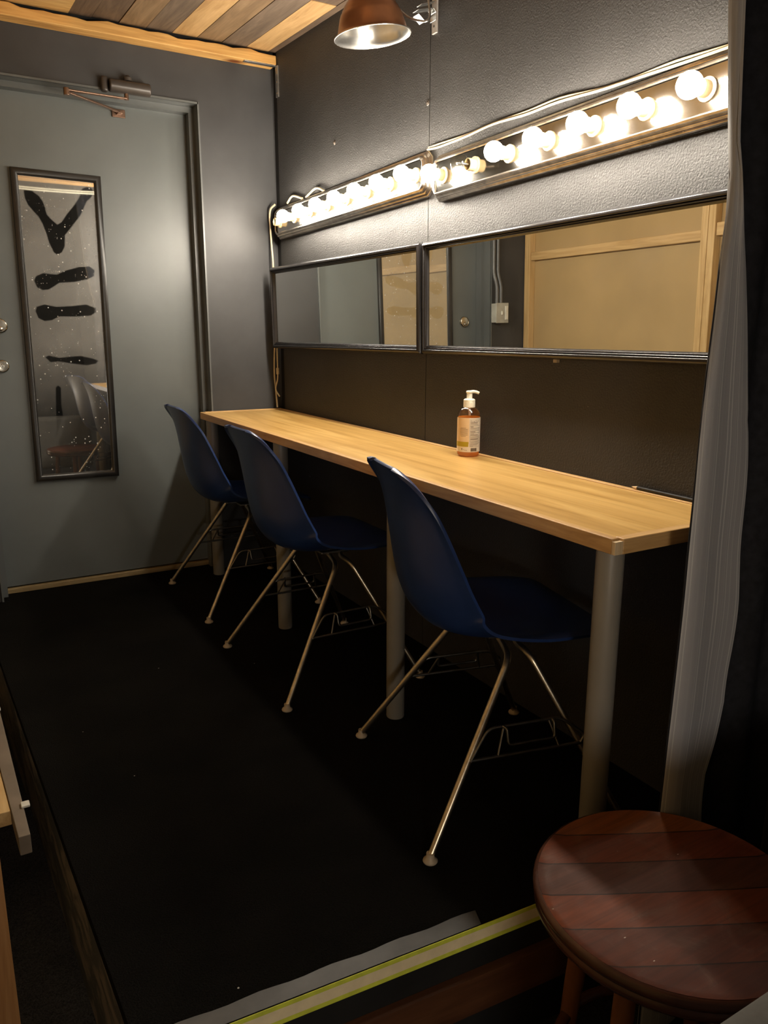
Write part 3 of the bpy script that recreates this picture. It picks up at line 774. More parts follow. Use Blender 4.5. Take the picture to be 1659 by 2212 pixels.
bm = B(); slab(bm, CWX + 0.0200, -0.0005, CY0, CY0 + 0.0230, -0.030, 0.0015); obj('end_edging', bm, 'counter_edge_x', CT, bevel=0.0025)
bm = B(); slab(bm, CWX - 0.001, CWX + 0.0198, CY0 + 0.0005, CY0 + 0.0098, -0.029, -0.003); obj('end_grain', bm, 'endgrain', CT, bevel=0.001)
bm = B(); slab(bm, CWX + 0.0200, -0.0005, CY1 - 0.0198, CY1, -0.030, 0.003); obj('end_edging', bm, 'counter_edge_x', CT, bevel=0.0025)
bm = B(); slab(bm, -0.0188, -0.0005, CY0 + 0.0234, CY1 - 0.0200, -0.030, 0.003); obj('back_edging', bm, 'counter_edge', CT, bevel=0.0025)
bm = B(); slab(bm, -0.045, -0.0005, 1.05, 3.5, -0.075, -0.031); obj('wall_cleat', bm, 'stud_y', CT, bevel=0.002)
for y in (3.500, 2.690, 1.8456, 1.0349):
    bm = B(); zt = cz(y) - 0.0305; x = -0.3745; r = 0.0275
    lathe(bm, [(r * 0.96, 0.0), (r, 0.003), (r, zt)], 28, Matrix.Translation((x, y, 0)))
    obj('leg', bm, 'grey_leg', CT, smooth=True)

# ------------------------------------------------------------------ chairs
def shell_mesh():
    st = [(.262, .424, .150, -.004), (.262, .438, .185, -.004), (.248, .452, .205, 0), (.215, .460, .218, .004), (.15, .457, .230, .014), (.06, .446, .236, .030), (-.03, .438, .237, .052),
          (-.10, .440, .236, .072), (-.155, .460, .234, .092), (-.190, .500, .229, .100), (-.211, .555, .224, .096), (-.223, .620, .217, .083), (-.232, .690, .208, .064), (-.240, .750, .198, .045),
          (-.249, .793, .184, .027), (-.256, .818, .168, .016), (-.261, .833, .147, .009), (-.2645, .842, .121, .004), (-.267, .846, .085, 0.002)]
    P = catmull([(a, b, 0) for a, b, c, d in st], 4); Q = catmull([(c, d, 0) for a, b, c, d in st], 4)
    nv = 26; bm = B(); rows = []
    for i, (p, q) in enumerate(zip(P, Q)):
        t = (P[min(i + 1, len(P) - 1)] - P[max(i - 1, 0)]).normalized()
        nx, nz = t.y, -t.x      # towards the sitter: up over the seat, forward on the back
        row = []
        for k in range(nv + 1):
            v = -1 + 2 * k / nv
            off = q.y * (abs(v) ** 2.3)
            # roll the very edge outwards
            e = max(0, abs(v) - 0.86) / 0.14
            off -= 0.010 * e * e * min(1, i / 20)
            row.append(bm.verts.new((p.x + nx * off, v * q.x, p.y + nz * off)))
        rows.append(row)
    for a, b in zip(rows, rows[1:]):
        for k in range(nv): bm.faces.new((a[k], a[k + 1], b[k + 1], b[k]))
    return bm

def make_chair():
    t = thing('shell_chair', 'x', 'chair', (0, 0, 0), 0, 'blue shell chairs along the counter')
    sh = obj('seat_shell', shell_mesh(), 'navy', t, smooth=True, solid=0.0075)
    md = sh.modifiers.new('b', 'BEVEL'); md.width = 0.003; md.segments = 3; md.limit_method = 'ANGLE'; md.angle_limit = math.radians(50)
    for s in (-1, 1):
        for fx, tx, kx in ((-0.243, 0.0, -0.10), (0.243, 0.052, 0.14)):
            foot = Vector((fx, s * 0.285, 0.012)); bend = Vector((tx, s * 0.148, 0.398))
            inner = Vector((tx + (0.012 if fx < 0 else -0.006), s * 0.085, 0.405)); end = Vector((tx + 0.01, s * 0.05, 0.418))
            pts = rounded([foot, bend, inner, end], 0.045, 6)
            bm = B(); tube(bm, pts, 0.0085, 12)
            lg = obj('leg', bm, 'leg_metal', t, smooth=True)
            bm = B(); lathe(bm, [(0.0155, 0.0), (0.017, 0.003), (0.016, 0.006), (0.0095, 0.011), (0.009, 0.022)], 18, Matrix.Translation((foot.x, foot.y, 0)))
            obj('glide', bm, 'glide', lg, smooth=True)
        def on_leg(fx, tx, z):
            a = Vector((fx, s * 0.285, 0.012)); b = Vector((tx, s * 0.148, 0.398)); return a.lerp(b, (z - a.z) / (b.z - a.z))
        r0, r1 = on_leg(-0.243, 0, 0.195), on_leg(-0.243, 0, 0.262)
        f0, f1 = on_leg(0.243, 0.052, 0.195), on_leg(0.243, 0.052, 0.262)
        o = Vector((0, s * 0.010, 0))
        bm = B()
        tube(bm, rounded([r0 + o, Vector((r1.x + 0.01, r1.y, 0.255)) + o, Vector((f1.x - 0.01, f1.y, 0.255)) + o, f0 + o + Vector((0.012, 0, 0.02)), f0 + o], 0.02, 5), 0.0038, 8)
        tube(bm, [r0 + o, f0 + o], 0.0042, 8)
        for fx in (0.24, 0.80):
            p = r0.lerp(f0, fx) + o; q = r1.lerp(f1, fx) + o; q.z = 0.255
            tube(bm, [p, q], 0.0032, 8)
        a, b = r1.lerp(f1, 0.22), r1.lerp(f1, 0.84); a.z = b.z = 0.255; dn = Vector((0, s * 0.020, -0.038))
        tube(bm, rounded([a + o, a + o + Vector((0.006, s * 0.012, 0)), a + o + dn + Vector((0.008, 0, 0)), b + o + dn, b + o + Vector((0, s * 0.012, 0)), b + o], 0.010, 4), 0.0036, 8)
        obj('stacking_bracket', bm, 'dark_metal', t, smooth=True)
    bm = B(); bx(bm, -0.02, 0.085, -0.075, 0.075, 0.414, 0.424); bx(bm, -0.06, 0.12, -0.02, 0.02, 0.417, 0.426)
    obj('mounting_plate', bm, 'dark_metal', t, bevel=0.003)
    return t
ch0 = make_chair()
spots = [((-0.375, 3.172), -0.8, 'blue shell chair by the grey door, farthest along the counter'),
         ((-0.4005, 2.325), -0.6, 'blue shell chair between its two neighbours, middle of the counter row'),
         ((-0.352, 1.455), -13.2, 'blue shell chair closest to the wooden stool, turned slightly out')]
for i, ((x, y), r, lab) in enumerate(spots):
    c = ch0 if i == 0 else copy_tree(ch0)
    c.location = (x, y, 0.0); c.rotation_euler = (0, 0, math.radians(r)); c['label'] = lab

# ------------------------------------------------------------------ hand soap
by = 1.945; bxc = -0.052; bz = cz(by) + 0.0003
BT = thing('soap_bottle', 'amber hand soap pump bottle standing on the counter', 'soap bottle', (bxc, by, bz), math.radians(-30.3))
R0 = 0.0355
def body_prof(r, z0, z1):
    p = [(r * 0.80, z0), (r * 0.93, z0 + 0.003), (r, z0 + 0.010), (r, 0.125)]
    return p
bm = B(); lathe(bm, [(R0 * 0.5, 0.001), (R0 * 0.86, 0.0), (R0 * 0.96, 0.004), (R0, 0.012), (R0, 0.122), (R0 * 0.97, 0.131), (R0 * 0.88, 0.140), (R0 * 0.72, 0.147), (R0 * 0.54, 0.151), (R0 * 0.46, 0.153), (R0 * 0.46, 0.158)], 40)
obj('bottle', bm, 'bottle', BT, smooth=True)
bm = B(); r = R0 - 0.0016; lathe(bm, [(0, 0.0022), (r * 0.86, 0.0022), (r * 0.96, 0.006), (r, 0.013), (r, 0.1205), (r * 0.985, 0.1225), (0, 0.1225)], 40, None, False)
obj('liquid_soap', bm, 'soap', BT, smooth=True)
def patch(bm, a0, a1, z0, z1, off, mi, n=None):
    n = n or max(1, int(abs(a1 - a0) / 6)); rr = R0 + off
    vs = []
    for i in range(n + 1):
        an = math.radians(-90 + a0 + (a1 - a0) * i / n)
        vs.append((bm.verts.new((rr * math.cos(an), rr * math.sin(an), z0)), bm.verts.new((rr * math.cos(an), rr * math.sin(an), z1))))
    for (a, b), (c, d) in zip(vs, vs[1:]): bm.faces.new((a, c, d, b)).material_index = mi
bm = B()
patch(bm, -104, 112, 0.0155, 0.121, 0.0003, 0)
patch(bm, -90, -3, 0.040, 0.1205, 0.0005, 1)
patch(bm, -90, -6, 0.0325, 0.0475, 0.0007, 2)
lb = obj('label', bm, ['label_cream', 'label_peach', 'label_olive'], BT, smooth=True)
bm = B()
def rect_outline(a0, a1, z0, z1):
    for q in ((a0, a1, z0, z0 + .0005), (a0, a1, z1 - .0005, z1)): patch(bm, *q, 0.0009, 0)
    for q in ((a0, a0 + .9), (a1 - .9, a1)): patch(bm, q[0], q[1], z0, z1, 0.0009, 0)
rect_outline(0, 60, 0.0325, 0.1175)
z = 0.1065; rr_ = random.Random(3)
plan = [('b', 40), ('l', 38), ('l', 44), ('-', 0), ('b', 15), ('l', 56), ('l', 55), ('l', 50), ('-', 0), ('b', 26), ('l', 54), ('l', 18), ('b', 42), ('-', 0), ('l', 52), ('l', 55), ('b', 45), ('l', 50), ('-', 0), ('l', 50), ('l', 56), ('l', 48), ('l', 40), ('l', 16)]
for k, ln in plan:
    if k == '-': patch(bm, 1, 59, z - 0.0002, z + 0.0003, 0.0009, 0); z -= 0.0028
    else: patch(bm, 3, 3 + ln, z - (0.0008 if k == 'b' else 0.0004), z + (0.0008 if k == 'b' else 0.0004), 0.0009, 0); z -= 0.0032
for i in range(8): patch(bm, -52 + (4 if i in (0, 7) else 0), -10 - (9 if i in (0, 7) else 0), 0.090 - i * 0.0037, 0.0908 - i * 0.0037, 0.0009, 0)
a = 6
for i in range(14):
    w = rr_.choice((0.8, 1.3, 2.0)); patch(bm, a, a + w, 0.0185, 0.0285, 0.0009, 0); a += w + rr_.choice((0.7, 1.1))
for a0, w, z0, h in ((-44, 9, 0.0255, 0.0012), (-41, 3, 0.0215, 0.004), (-33, 5, 0.022, 0.001), (-26, 6, 0.0215, 0.001), (-18, 5, 0.021, 0.0012)): patch(bm, a0, a0 + w, z0, z0 + h, 0.0009, 0)
pr = obj('label_print', bm, 'ink', lb)
# printed heading
cu = bpy.data.curves.new('heading', 'FONT'); cu.body = 'Drug Facts'; cu.size = 0.0085; cu.resolution_u = 2
to = bpy.data.objects.new('heading_tmp', cu); COL.objects.link(to); bpy.context.view_layer.update()
dg_ = bpy.context.evaluated_depsgraph_get(); tme = bpy.data.meshes.new_from_object(to.evaluated_get(dg_))
bpy.data.objects.remove(to)
for v in tme.vertices:
    an = math.radians(-90 + 3) + v.co.x * 0.78 / R0; zz = 0.1098 + v.co.y * 0.78
    v.co = ((R0 + 0.001) * math.cos(an), (R0 + 0.001) * math.sin(an), zz)
tme.materials.clear(); tme.materials.append(M['ink'])
th = bpy.data.objects.new('label_heading', tme); COL.objects.link(th); th.parent = lb
bm = B(); lathe(bm, [(0.0165, 0.151), (0.0182, 0.152), (0.0182, 0.166)] + [(0.0182 - (0.0006 if i % 2 else 0), 0.166 + i * 0.001) for i in range(7)] + [(0.0175, 0.175), (0.0135, 0.1775), (0.0095, 0.178), (0.0088, 0.179), (0.0088, 0.194)], 32)
cp = obj('pump_collar', bm, 'pump', BT, smooth=True)
bm = B(); lathe(bm, [(0.0088, 0.194), (0.0105, 0.1955), (0.011, 0.199), (0.0095, 0.2015), (0.005, 0.2025), (0, 0.2027)], 24)
tube(bm, catmull([(0.003, 0, 0.1985), (0.014, 0, 0.1990), (0.022, 0, 0.1975), (0.029, 0, 0.1945)], 5), [0.0050] * 6 + [0.0047] * 5 + [0.0043] * 5, 12)
obj('pump_head', bm, 'pump', BT, smooth=True)
bm = B(); tube(bm, [(0, 0, 0.152), (0.002, 0, 0.126)], 0.0035, 10); obj('dip_tube', bm, 'pump', BT, smooth=True)

# pencil at the wall edge of the counter
pa, pb = Vector((-0.008, 1.322, cz(1.322) + 0.0075)), Vector((-0.0075, 1.135, cz(1.135) + 0.0075))
PN = thing('pencil', 'black pencil with a bare wooden tip lying against the wall on the counter', 'pencil', pa)
d = pb - pa
bm = B(); tube(bm, [d * 0.11, d], 0.0042, 6); obj('barrel', bm, 'pencil', PN)
bm = B(); tube(bm, [d * 0.11, d * 0.02], [0.0041, 0.001], 10); obj('wood_tip', bm, 'pencil_wood', PN, smooth=True)
bm = B(); tube(bm, [d * 0.02, d * 0.0], [0.001, 0.0003], 8); obj('lead', bm, 'pencil', PN, smooth=True)

# ------------------------------------------------------------------ clamp lamp
LO = Vector((-0.215, 2.262, 2.012))
LP = thing('clamp_lamp', 'copper reflector work lamp clamped high on the black wall', 'lamp', LO)
rv = Vector((0.8636, -0.504, 0)); fv = Vector((0.504, 0.8636, 0))
ax = (Vector((0, 0, 1)) - rv * 0.105 - fv * 0.06).normalized()
A4 = axis_mat((0, 0, 0), ax)
K = 1.0
shade = [(0.116, 0.000), (0.1135, 0.0015), (0.106, 0.010), (0.101, 0.030), (0.0945, 0.052), (0.0905, 0.062), (0.0865, 0.066), (0.0850, 0.072), (0.0805, 0.076), (0.0790, 0.082), (0.0740, 0.086), (0.0715, 0.092), (0.0655, 0.096), (0.058, 0.107), (0.044, 0.121), (0.033, 0.128)]
bm = B(); lathe(bm, shade, 48, A4, False); obj('lamp_shade', bm, 'copper', LP, smooth=True)
bm = B(); lathe(bm, [(0.1165, -0.001), (0.1125, 0.001), (0.105, 0.0105), (0.0995, 0.030), (0.093, 0.051), (0.083, 0.067), (0.072, 0.083), (0.056, 0.103), (0.043, 0.117), (0.02, 0.124), (0, 0.124)], 48, A4, False); obj('reflector', bm, 'alu', LP, smooth=True)
bm = B(); tube(bm, [A4 @ Vector((0.1165 * math.cos(2 * PI * k / 48), 0.1165 * math.sin(2 * PI * k / 48), 0)) for k in range(48)], 0.0016, 8, True); obj('rolled_rim', bm, 'alu', LP, smooth=True)
bm = B(); lathe(bm, [(0.033, 0.126), (0.030, 0.132), (0.026, 0.136), (0.024, 0.185), (0.018, 0.20), (0, 0.20)], 28, A4); obj('socket', bm, 'copper', LP, smooth=True)
bm = B(); lathe(bm, [(0.007, 0.138), (0.007, 0.020 + 0.138 - 0.013)], 14, A4 @ Matrix.Translation((0, -0.026, 0.0)))
lathe(bm, [(0.006, 0.0), (0.006, 0.006), (0.003, 0.008)], 16, A4 @ Matrix.Translation((-0.010, -0.026, 0.140)) @ Matrix.Rotation(PI / 2, 4, 'X')); obj('shade_screw', bm, 'plate_white', LP, smooth=True)
w_ = lambda *p: Vector(p) - LO
bm = B(); tube(bm, rounded([Vector(A4 @ Vector((0.026, 0, 0.150))), w_(-0.15, 2.285, 2.135), w_(-0.12, 2.205, 2.060), w_(-0.09, 2.15, 2.040), w_(-0.065, 2.175, 2.072), w_(-0.065, 2.20, 2.17), w_(-0.10, 2.23, 2.22)], 0.03, 6), 0.0035, 8)
obj('wire_arm', bm, 'steel', LP, smooth=True)
bm = B()
def jaw(bm, pts, wy):
    for a, b in zip(pts, pts[1:]):
        a, b = Vector(a), Vector(b); d = (b - a).normalized(); n = Vector((-d.z, 0, d.x)) * 0.0022
        hexa(bm, [tuple(p) for p in (a + Vector((0, -wy, 0)), b + Vector((0, -wy, 0)), b + Vector((0, wy, 0)), a + Vector((0, wy, 0)), a + n + Vector((0, -wy, 0)), b + n + Vector((0, -wy, 0)), b + n + Vector((0, wy, 0)), a + n + Vector((0, wy, 0)))])
jaw(bm, [w_(-0.075, 2.243, 2.100), w_(-0.020, 2.243, 2.115), w_(-0.010, 2.243, 2.105), w_(-0.010, 2.243, 2.085)], 0.016)
jaw(bm, [w_(-0.075, 2.243, 2.090), w_(-0.050, 2.243, 2.072), w_(-0.013, 2.243, 2.100)], 0.016)
jaw(bm, [w_(-0.062, 2.243, 2.118), w_(-0.012, 2.243, 2.135)], 0.014)
obj('clamp', bm, 'steel', LP, bevel=0.001)
bm = B(); bx(bm, -0.006, 0.0008, 2.230, 2.256, 2.052, 2.375)
sb = tag(obj('steel_strap', bm, 'bracket_white', bevel=0.001), 'flat steel strap screwed to the wall behind the clamp lamp', 'strap')
bm = B(); lathe(bm, [(0.0035, 0), (0.0035, 0.0012), (0, 0.0014)], 12, axis_mat((-0.006, 2.243, 2.072), (-1, 0, 0))); obj('screw_hole', bm, 'lock_dark', sb)

# corner bracket under the beam
bm = B()
bx(bm, -0.150, -0.004, 3.507, 3.531, 2.2918, 2.2966)
bx(bm, -0.0058, 0.0008, 3.488, 3.514, 2.165, 2.2917)
br = tag(obj('angle_bracket', bm, 'steel', bevel=0.001), 'steel angle bracket holding the right end of the pine beam to the wall', 'bracket')
for z in (2.18, 2.225, 2.262):
    bm = B(); lathe(bm, [(0.0042, 0), (0.003, 0.0016), (0, 0.002)], 10, axis_mat((-0.0058, 3.501, z), (-1, 0, 0)))
    obj('screw', bm, 'brass', br, smooth=True)
# old wall fixings
for (y, z, lab) in ((2.281, 1.863, 'rusty wall anchor on the panel joint above the light bars'), (2.949, 1.872, 'rusty screw below a scar high on the black wall')):
    bm = B(); lathe(bm, [(0.009, 0), (0.007, 0.002), (0.005, 0.0015), (0.004, 0.005), (0, 0.0055)], 9, axis_mat((-0.0003, y, z), (-1, 0, 0)))
    tag(obj('wall_anchor', bm, 'rust'), lab, 'screw')

# ------------------------------------------------------------------ switch box (left of the door)
SB = thing('switch_box', 'metal switch box with two conduits on the dark wall left of the door', 'switch box', (-1.358, L, 1.20)); o_ = (-1.358, L, 1.20)
bm = B(); bx(bm, -1.401, -1.318, L - 0.05, L - 0.0005, 1.157, 1.262); obj('box', rel(bm, o_), 'box_grey', SB, bevel=0.004)
bm = B(); bx(bm, -1.403, -1.316, L - 0.054, L - 0.0502, 1.155, 1.264); obj('cover_plate', rel(bm, o_), 'box_grey', SB, bevel=0.002)
bm = B(); bx(bm, -1.396, -1.376, L - 0.060, L - 0.0542, 1.172, 1.246); obj('rocker_switch', rel(bm, o_), 'plate_white', SB, bevel=0.002)
bm = B(); bx(bm, -1.356, -1.350, L - 0.064, L - 0.0542, 1.200, 1.220); obj('toggle', rel(bm, o_), 'plate_white', SB, bevel=0.002)
for x in (-1.338, -1.366):
    bm = B(); tube(bm, rounded([(x, L - 0.03, 1.2622), (x, L - 0.03, 1.36), (x + 0.012, L - 0.016, 1.42), (x + 0.012, L - 0.016, 2.29)], 0.05), 0.0095, 12); obj('conduit', rel(bm, o_), 'conduit', SB, smooth=True)

# ------------------------------------------------------------------ floor tapes
def ribbon(bm, pts, zf, th):
    prev = None
    for (ax_, ay), (bx_, by_) in pts:
        q = [bm.verts.new(p) for p in ((ax_, ay, zf), (bx_, by_, zf), (bx_, by_, zf + th), (ax_, ay, zf + th))]
        if prev:
            for k in range(4): bm.faces.new((prev[k], prev[(k + 1) % 4], q[(k + 1) % 4], q[k]))
        else: bm.faces.new(q)
        prev = q
    bm.faces.new(prev)
bm = B(); pp = []
for i in range(23):
    t = i / 22; x = -1.29 + t * 0.62
    for a, b in zip(FRONT, FRONT[1:]):
        if a[0] <= x <= b[0]: y = a[1] + (b[1] - a[1]) * (x - a[0]) / (b[0] - a[0])
    pp.append(((x, y + 0.001), (x + 0.012, y + 0.037 + 0.002 * math.sin(i * 1.3))))
ribbon(bm, pp, 0.0004, 0.0008)
tag(obj('cloth_tape', bm, 'tape_grey'), 'strip of grey cloth tape on the carpet along the platform edge', 'tape')
GT = thing('glow_tape', 'cream glow tape with yellow green borders along the step edge', 'tape', (-0.8, 1.078, 0))
o_ = (-0.8, 1.078, 0)
for nm, za, zb, mt, th in (('cream_strip', -0.033, -0.0095, 'tape_cream', 0.0012), ('yellow_border', -0.0095, -0.0005, 'tape_yellow', 0.0014), ('yellow_border', -0.0425, -0.033, 'tape_yellow', 0.0014)):
    bm = B()
    for a, b in zip(FRONT, FRONT[1:]):
        d = Vector((b[0] - a[0], b[1] - a[1], 0)).normalized(); n = Vector((d.y, -d.x, 0)) * (th + 0.0002)
        quad_prism(bm, (a[0] + n.x, a[1] + n.y), (b[0] + n.x, b[1] + n.y), za, zb, th)
    obj(nm, rel(bm, o_), mt, GT)

# ------------------------------------------------------------------ stool
SC = (-0.5117, 0.722); SZ = 0.230; SK = 0.221 / 0.2035
ST = thing('bar_stool', 'round dark patchwork wood stool in the right foreground', 'stool', (SC[0], SC[1], FZ))
H = SZ - FZ
bm = B(); lathe(bm, [(0, H - 0.006), (0.10 * SK, H - 0.006), (0.190 * SK, H - 0.0035), (0.2005 * SK, H - 0.001), (0.2035 * SK, H), (0.2035 * SK, H - 0.004)], 72, None, False)
obj('seat', bm, 'stool', ST, smooth=True)
bm = B(); lathe(bm, [(0.2036 * SK, H - 0.0005), (0.2075 * SK, H - 0.002), (0.2105 * SK, H - 0.007), (0.2110 * SK, H - 0.013), (0.2085 * SK, H - 0.019), (0.2065 * SK, H - 0.021), (0.2085 * SK, H - 0.024), (0.2085 * SK, H - 0.034), (0.204 * SK, H - 0.040), (0.19 * SK, H - 0.043), (0, H - 0.043)], 72, None, False)
lathe(bm, [(0.2036 * SK, H - 0.0005), (0.2036 * SK, H - 0.030)], 72, None, False)
obj('rim', bm, 'stool_rim', ST, smooth=True)
for k in range(4):
    an = math.radians(196 + 90 * k); ca, sa = math.cos(an), math.sin(an)
    bm = B(); tube(bm, [(0.145 * ca, 0.145 * sa, H - 0.040), (0.165 * ca, 0.165 * sa, 0.25), (0.185 * ca, 0.185 * sa, 0.0)], [0.017, 0.018, 0.014], 16)
    obj('leg', bm, 'stool_leg', ST, smooth=True)
bm = B(); tube(bm, [(0.172 * math.cos(2 * PI * k / 48), 0.172 * math.sin(2 * PI * k / 48), 0.17) for k in range(48)], 0.011, 12, True)
obj('foot_ring', bm, 'stool_rim', ST, smooth=True)

# ------------------------------------------------------------------ curtain
CU = thing('stage_curtain', 'black stage curtain with its edge turned back to a grey striped lining', 'curtain', (-0.2, 0.885, FZ))
o_ = Vector((-0.2, 0.885, FZ))
ZB, ZT = FZ + 0.015, 2.27
CYc = 0.885
free = [(2.27, -0.352), (1.64, -0.350), (1.442, -0.338), (1.389, -0.319), (1.348, -0.307), (1.252, -0.285), (1.126, -0.261), (0.964, -0.231), (0.873, -0.224), (0.792, -0.216), (0.713, -0.21), (0.64, -0.206), (0.545, -0.205), (0.43, -0.209), (0.355, -0.226), (0.285, -0.244), (0.251, -0.242), (0.172, -0.235), (-0.30, -0.235)]
fold = [(2.27, -0.40), (1.64, -0.357), (1.512, -0.338), (1.44, -0.326), (1.398, -0.318), (1.325, -0.316), (1.251, -0.323), (1.167, -0.326), (1.095, -0.33), (0.996, -0.333), (0.86, -0.334), (0.759, -0.336), (0.659, -0.337), (0.509, -0.341), (0.384, -0.345), (0.226, -0.348), (-0.30, -0.352)]
def lerp_t(tab, z):
    for (z0, x0), (z1, x1) in zip(tab, tab[1:]):
        if z <= z0 and z >= z1:
            t = (z0 - z) / (z0 - z1)
            return x0 + (x1 - x0) * t
    return tab[-1][1]
# back sheet of black velour, hung in soft folds from the turned edge to the wall
bm = B(); nz, nx = 60, 60; rows = []
uvl = bm.loops.layers.uv.new('UV')
for j in range(nz + 1):
    z = ZT + (ZB - ZT) * j / nz; xf = lerp_t(fold, z); row = []
    for i in range(nx + 1):
        t = i / nx; x = xf + (-0.004 - xf) * t
        y = CYc + 0.003 + 0.012 * math.sin(t * 2 * PI * 2.6 + 0.4 * math.sin(z * 1.3)) * min(1, t * 5)
        row.append(bm.verts.new(Vector((x, y, z)) - o_))
    rows.append(row)
for a, b in zip(rows, rows[1:]):
    for i in range(nx): bm.faces.new((a[i], a[i + 1], b[i + 1], b[i]))
obj('velour_face', bm, 'curtain_black', CU, smooth=True, solid=0.003)
# turned-back hem: from the fold towards the viewer, showing the lining
bm = B(); nx = 16; rows = []
for j in range(nz * 2 + 1):
    z = ZT + (ZB - ZT) * j / (nz * 2); xf = lerp_t(fold, z); xe = lerp_t(free, z); row = []
    wob = 0.004 * math.sin(z * 23) * (1 if z < 1.0 else 0.2)
    for i in range(nx + 1):
        t = i / nx
        an = min(1, t * 3.2) * PI / 2
        y = CYc + 0.003 - 0.020 * math.sin(an) - (0.004 * math.sin(t * 5 + z * 3))
        x = xf - 0.004 * math.sin(min(1, t * 3.2) * PI) + (xe - xf) * t + wob * t * t
        row.append(bm.verts.new(Vector((x, y, z)) - o_))
    rows.append(row)
uvl = bm.loops.layers.uv.new('UV')
for a, b in zip(rows, rows[1:]):
    for i in range(nx):
        f = bm.faces.new((a[i], a[i + 1], b[i + 1], b[i]))
        for lp, uu in zip(f.loops, (i, i + 1, i + 1, i)): lp[uvl].uv = (uu / nx, 0)
ln = obj('lining', bm, 'lining', CU, smooth=True); ln['label'] = 'grey striped lining'

# ------------------------------------------------------------------ things at the frame's lower left and right edges
bm = B()
def yx(y, off): return left_x(y) - off
hexa(bm, [(yx(1.80, .085), 1.80, -.062), (yx(1.80, .059), 1.80, -.062), (yx(3.1, .033), 3.1, -.062), (yx(3.1, .085), 3.1, -.062),
          (yx(1.80, .085), 1.80, -.012), (yx(1.80, .059), 1.80, -.012), (yx(3.1, .033), 3.1, -.012), (yx(3.1, .085), 3.1, -.012)])
LB = tag(obj('ledge_board', bm, 'ledge', bevel=0.002), 'grey brown board beside the platform edge, held by pale clips', 'board')
for y in (1.93, 2.52):
    bm = B(); x = yx(y, 0.052); bx(bm, x - 0.010, x + 0.010, y - 0.012, y + 0.012, -0.013, -0.006); obj('clip', bm, 'plate_white', LB, bevel=0.002)
bm = B(); hexa(bm, [(-1.53, 1.93, -.055), (yx(1.93, .0855), 1.93, -.055), (yx(2.9, .0855), 2.9, -.055), (-1.53, 2.9, -.055), (-1.53, 1.93, -.016), (yx(1.93, .0855), 1.93, -.016), (yx(2.9, .0855), 2.9, -.016), (-1.53, 2.9, -.016)])
bt = obj('batten', bm, 'stud_y', LB, bevel=0.002); bt['label'] = 'raw pine batten'
bm = B(); bx(bm, -1.554, -1.480, 1.237, 1.30, FZ + 0.001, 1.02)
tag(obj('newel_post', bm, 'post_wood', bevel=0.003), 'orange pine post at the lower left edge of the view', 'post')

AC = thing('upholstered_chair', 'grey cloth chair whose rounded back corner shows at the bottom right', 'chair', (-0.62, 0.12, FZ)); o_ = (-0.62, 0.12, FZ)
bm = B(); bx(bm, -0.95, -0.33, 0.27, 0.40, 0.02, 0.452); obj('backrest', rel(bm, o_), 'grey_cloth', AC, bevel=0.03, segs=5)
bm = B(); bx(bm, -0.93, -0.35, -0.25, 0.268, 0.02, 0.13); obj('seat', rel(bm, o_), 'grey_cloth', AC, bevel=0.03, segs=5)
for x in (-0.90, -0.38):
    for y in (-0.22, 0.36):
        bm = B(); tube(bm, [(x, y, FZ + 0.001), (x, y, 0.03)], [0.014, 0.018], 14); obj('leg', rel(bm, o_), 'satin_black', AC, smooth=True)

# things overhead, above the view, that the door mirror reflects
bm = B()
for o in (0.0, 0.013):
    tube(bm, catmull([(0.001, 1.30, 2.125 - o), (-0.4, 1.30, 2.105 - o), (-0.8, 1.30, 2.102 - o), (-1.15, 1.30, 2.116 - o * 0.6), (WX - 0.0415, 1.30, 2.135 - o)], 8), 0.0055, 8)
tag(obj('strung_cord', bm, 'pump', smooth=True), 'pale twin cord strung overhead, reflected near the top of the door mirror', 'cord')
bm = B(); bx(bm, WX - 0.0415, 0.0, 1.425, 1.515, 2.118, ceil_z(1.425) - 0.0005)
tag(obj('ceiling_beam', bm, 'beam', bevel=0.003), 'pine beam overhead nearer the viewer, reflected at the top edge of the door mirror', 'beam')

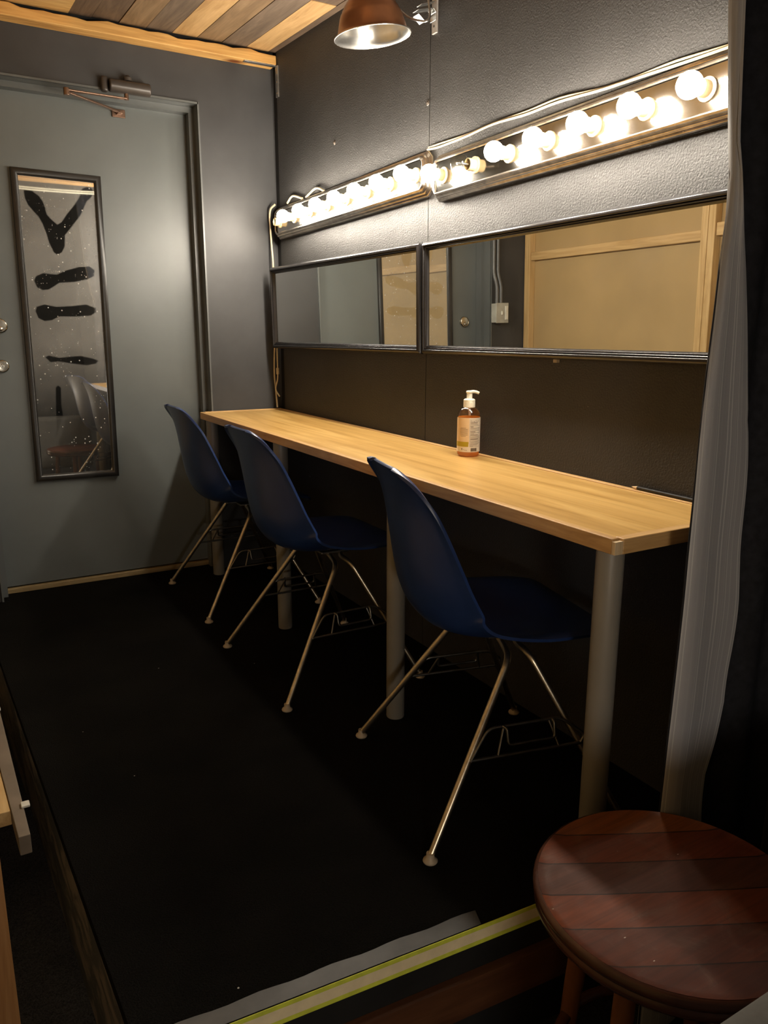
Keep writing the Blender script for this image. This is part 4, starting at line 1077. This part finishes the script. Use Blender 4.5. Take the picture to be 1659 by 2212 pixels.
# ------------------------------------------------------------------ light, camera, colour
# a globe lamp stands on the lower floor behind the viewer
GX, GY, GZ = -1.42, -0.55, 0.62
LB_ = thing('globe_lamp', 'white globe lamp standing on the lower floor behind the viewer', 'lamp', (GX, GY, FZ))
bm = B(); lathe(bm, [(0.11, 0.001), (0.11, 0.018), (0.03, 0.026), (0.012, 0.04), (0.012, GZ - FZ - 0.10), (0.035, GZ - FZ - 0.095), (0.035, GZ - FZ - 0.075)], 28)
obj('stand', bm, 'satin_black', LB_, smooth=True)
M['globe'] = emission('lit opal globe', (1.0, 0.93, 0.83), 80.0)
bm = B(); lathe(bm, [(0.09 * math.cos(math.radians(a)), GZ - FZ + 0.09 * math.sin(math.radians(a))) for a in range(-66, 90, 12)] + [(0, GZ - FZ + 0.09)], 24)
obj('globe', bm, 'globe', LB_, smooth=True)

w = bpy.data.worlds.new('World'); S.world = w; w.use_nodes = True
w.node_tree.nodes['Background'].inputs['Color'].default_value = (0.0, 0.0, 0.0, 1)

cam = bpy.data.cameras.new('Camera'); co = bpy.data.objects.new('Camera', cam); COL.objects.link(co)
f_px = 1667.34
cam.sensor_fit = 'VERTICAL'; cam.sensor_height = 36.0; cam.lens = 36.0 * f_px / 2212
cam.clip_start = 0.02
yaw, pitch, roll = 0.5290, 0.2270, 0.0020
fwd = Vector((math.sin(yaw) * math.cos(pitch), math.cos(yaw) * math.cos(pitch), -math.sin(pitch)))
r0 = Vector((math.cos(yaw), -math.sin(yaw), 0)); u0 = r0.cross(fwd)
rt = r0 * math.cos(roll) + u0 * math.sin(roll); up = -r0 * math.sin(roll) + u0 * math.cos(roll)
co.matrix_world = Matrix(((rt.x, up.x, -fwd.x, -1.4947), (rt.y, up.y, -fwd.y, 0.0), (rt.z, up.z, -fwd.z, 1.1370), (0, 0, 0, 1)))
S.camera = co

S.view_settings.view_transform = 'Standard'; S.view_settings.look = 'None'
S.view_settings.gamma = 1.0; S.view_settings.exposure = 0.0; S.view_settings.use_curve_mapping = False
try:
    S.cycles.max_bounces = 10; S.cycles.diffuse_bounces = 5; S.cycles.glossy_bounces = 6; S.cycles.transparent_max_bounces = 12
    S.cycles.sample_clamp_indirect = 4.0
except Exception: pass
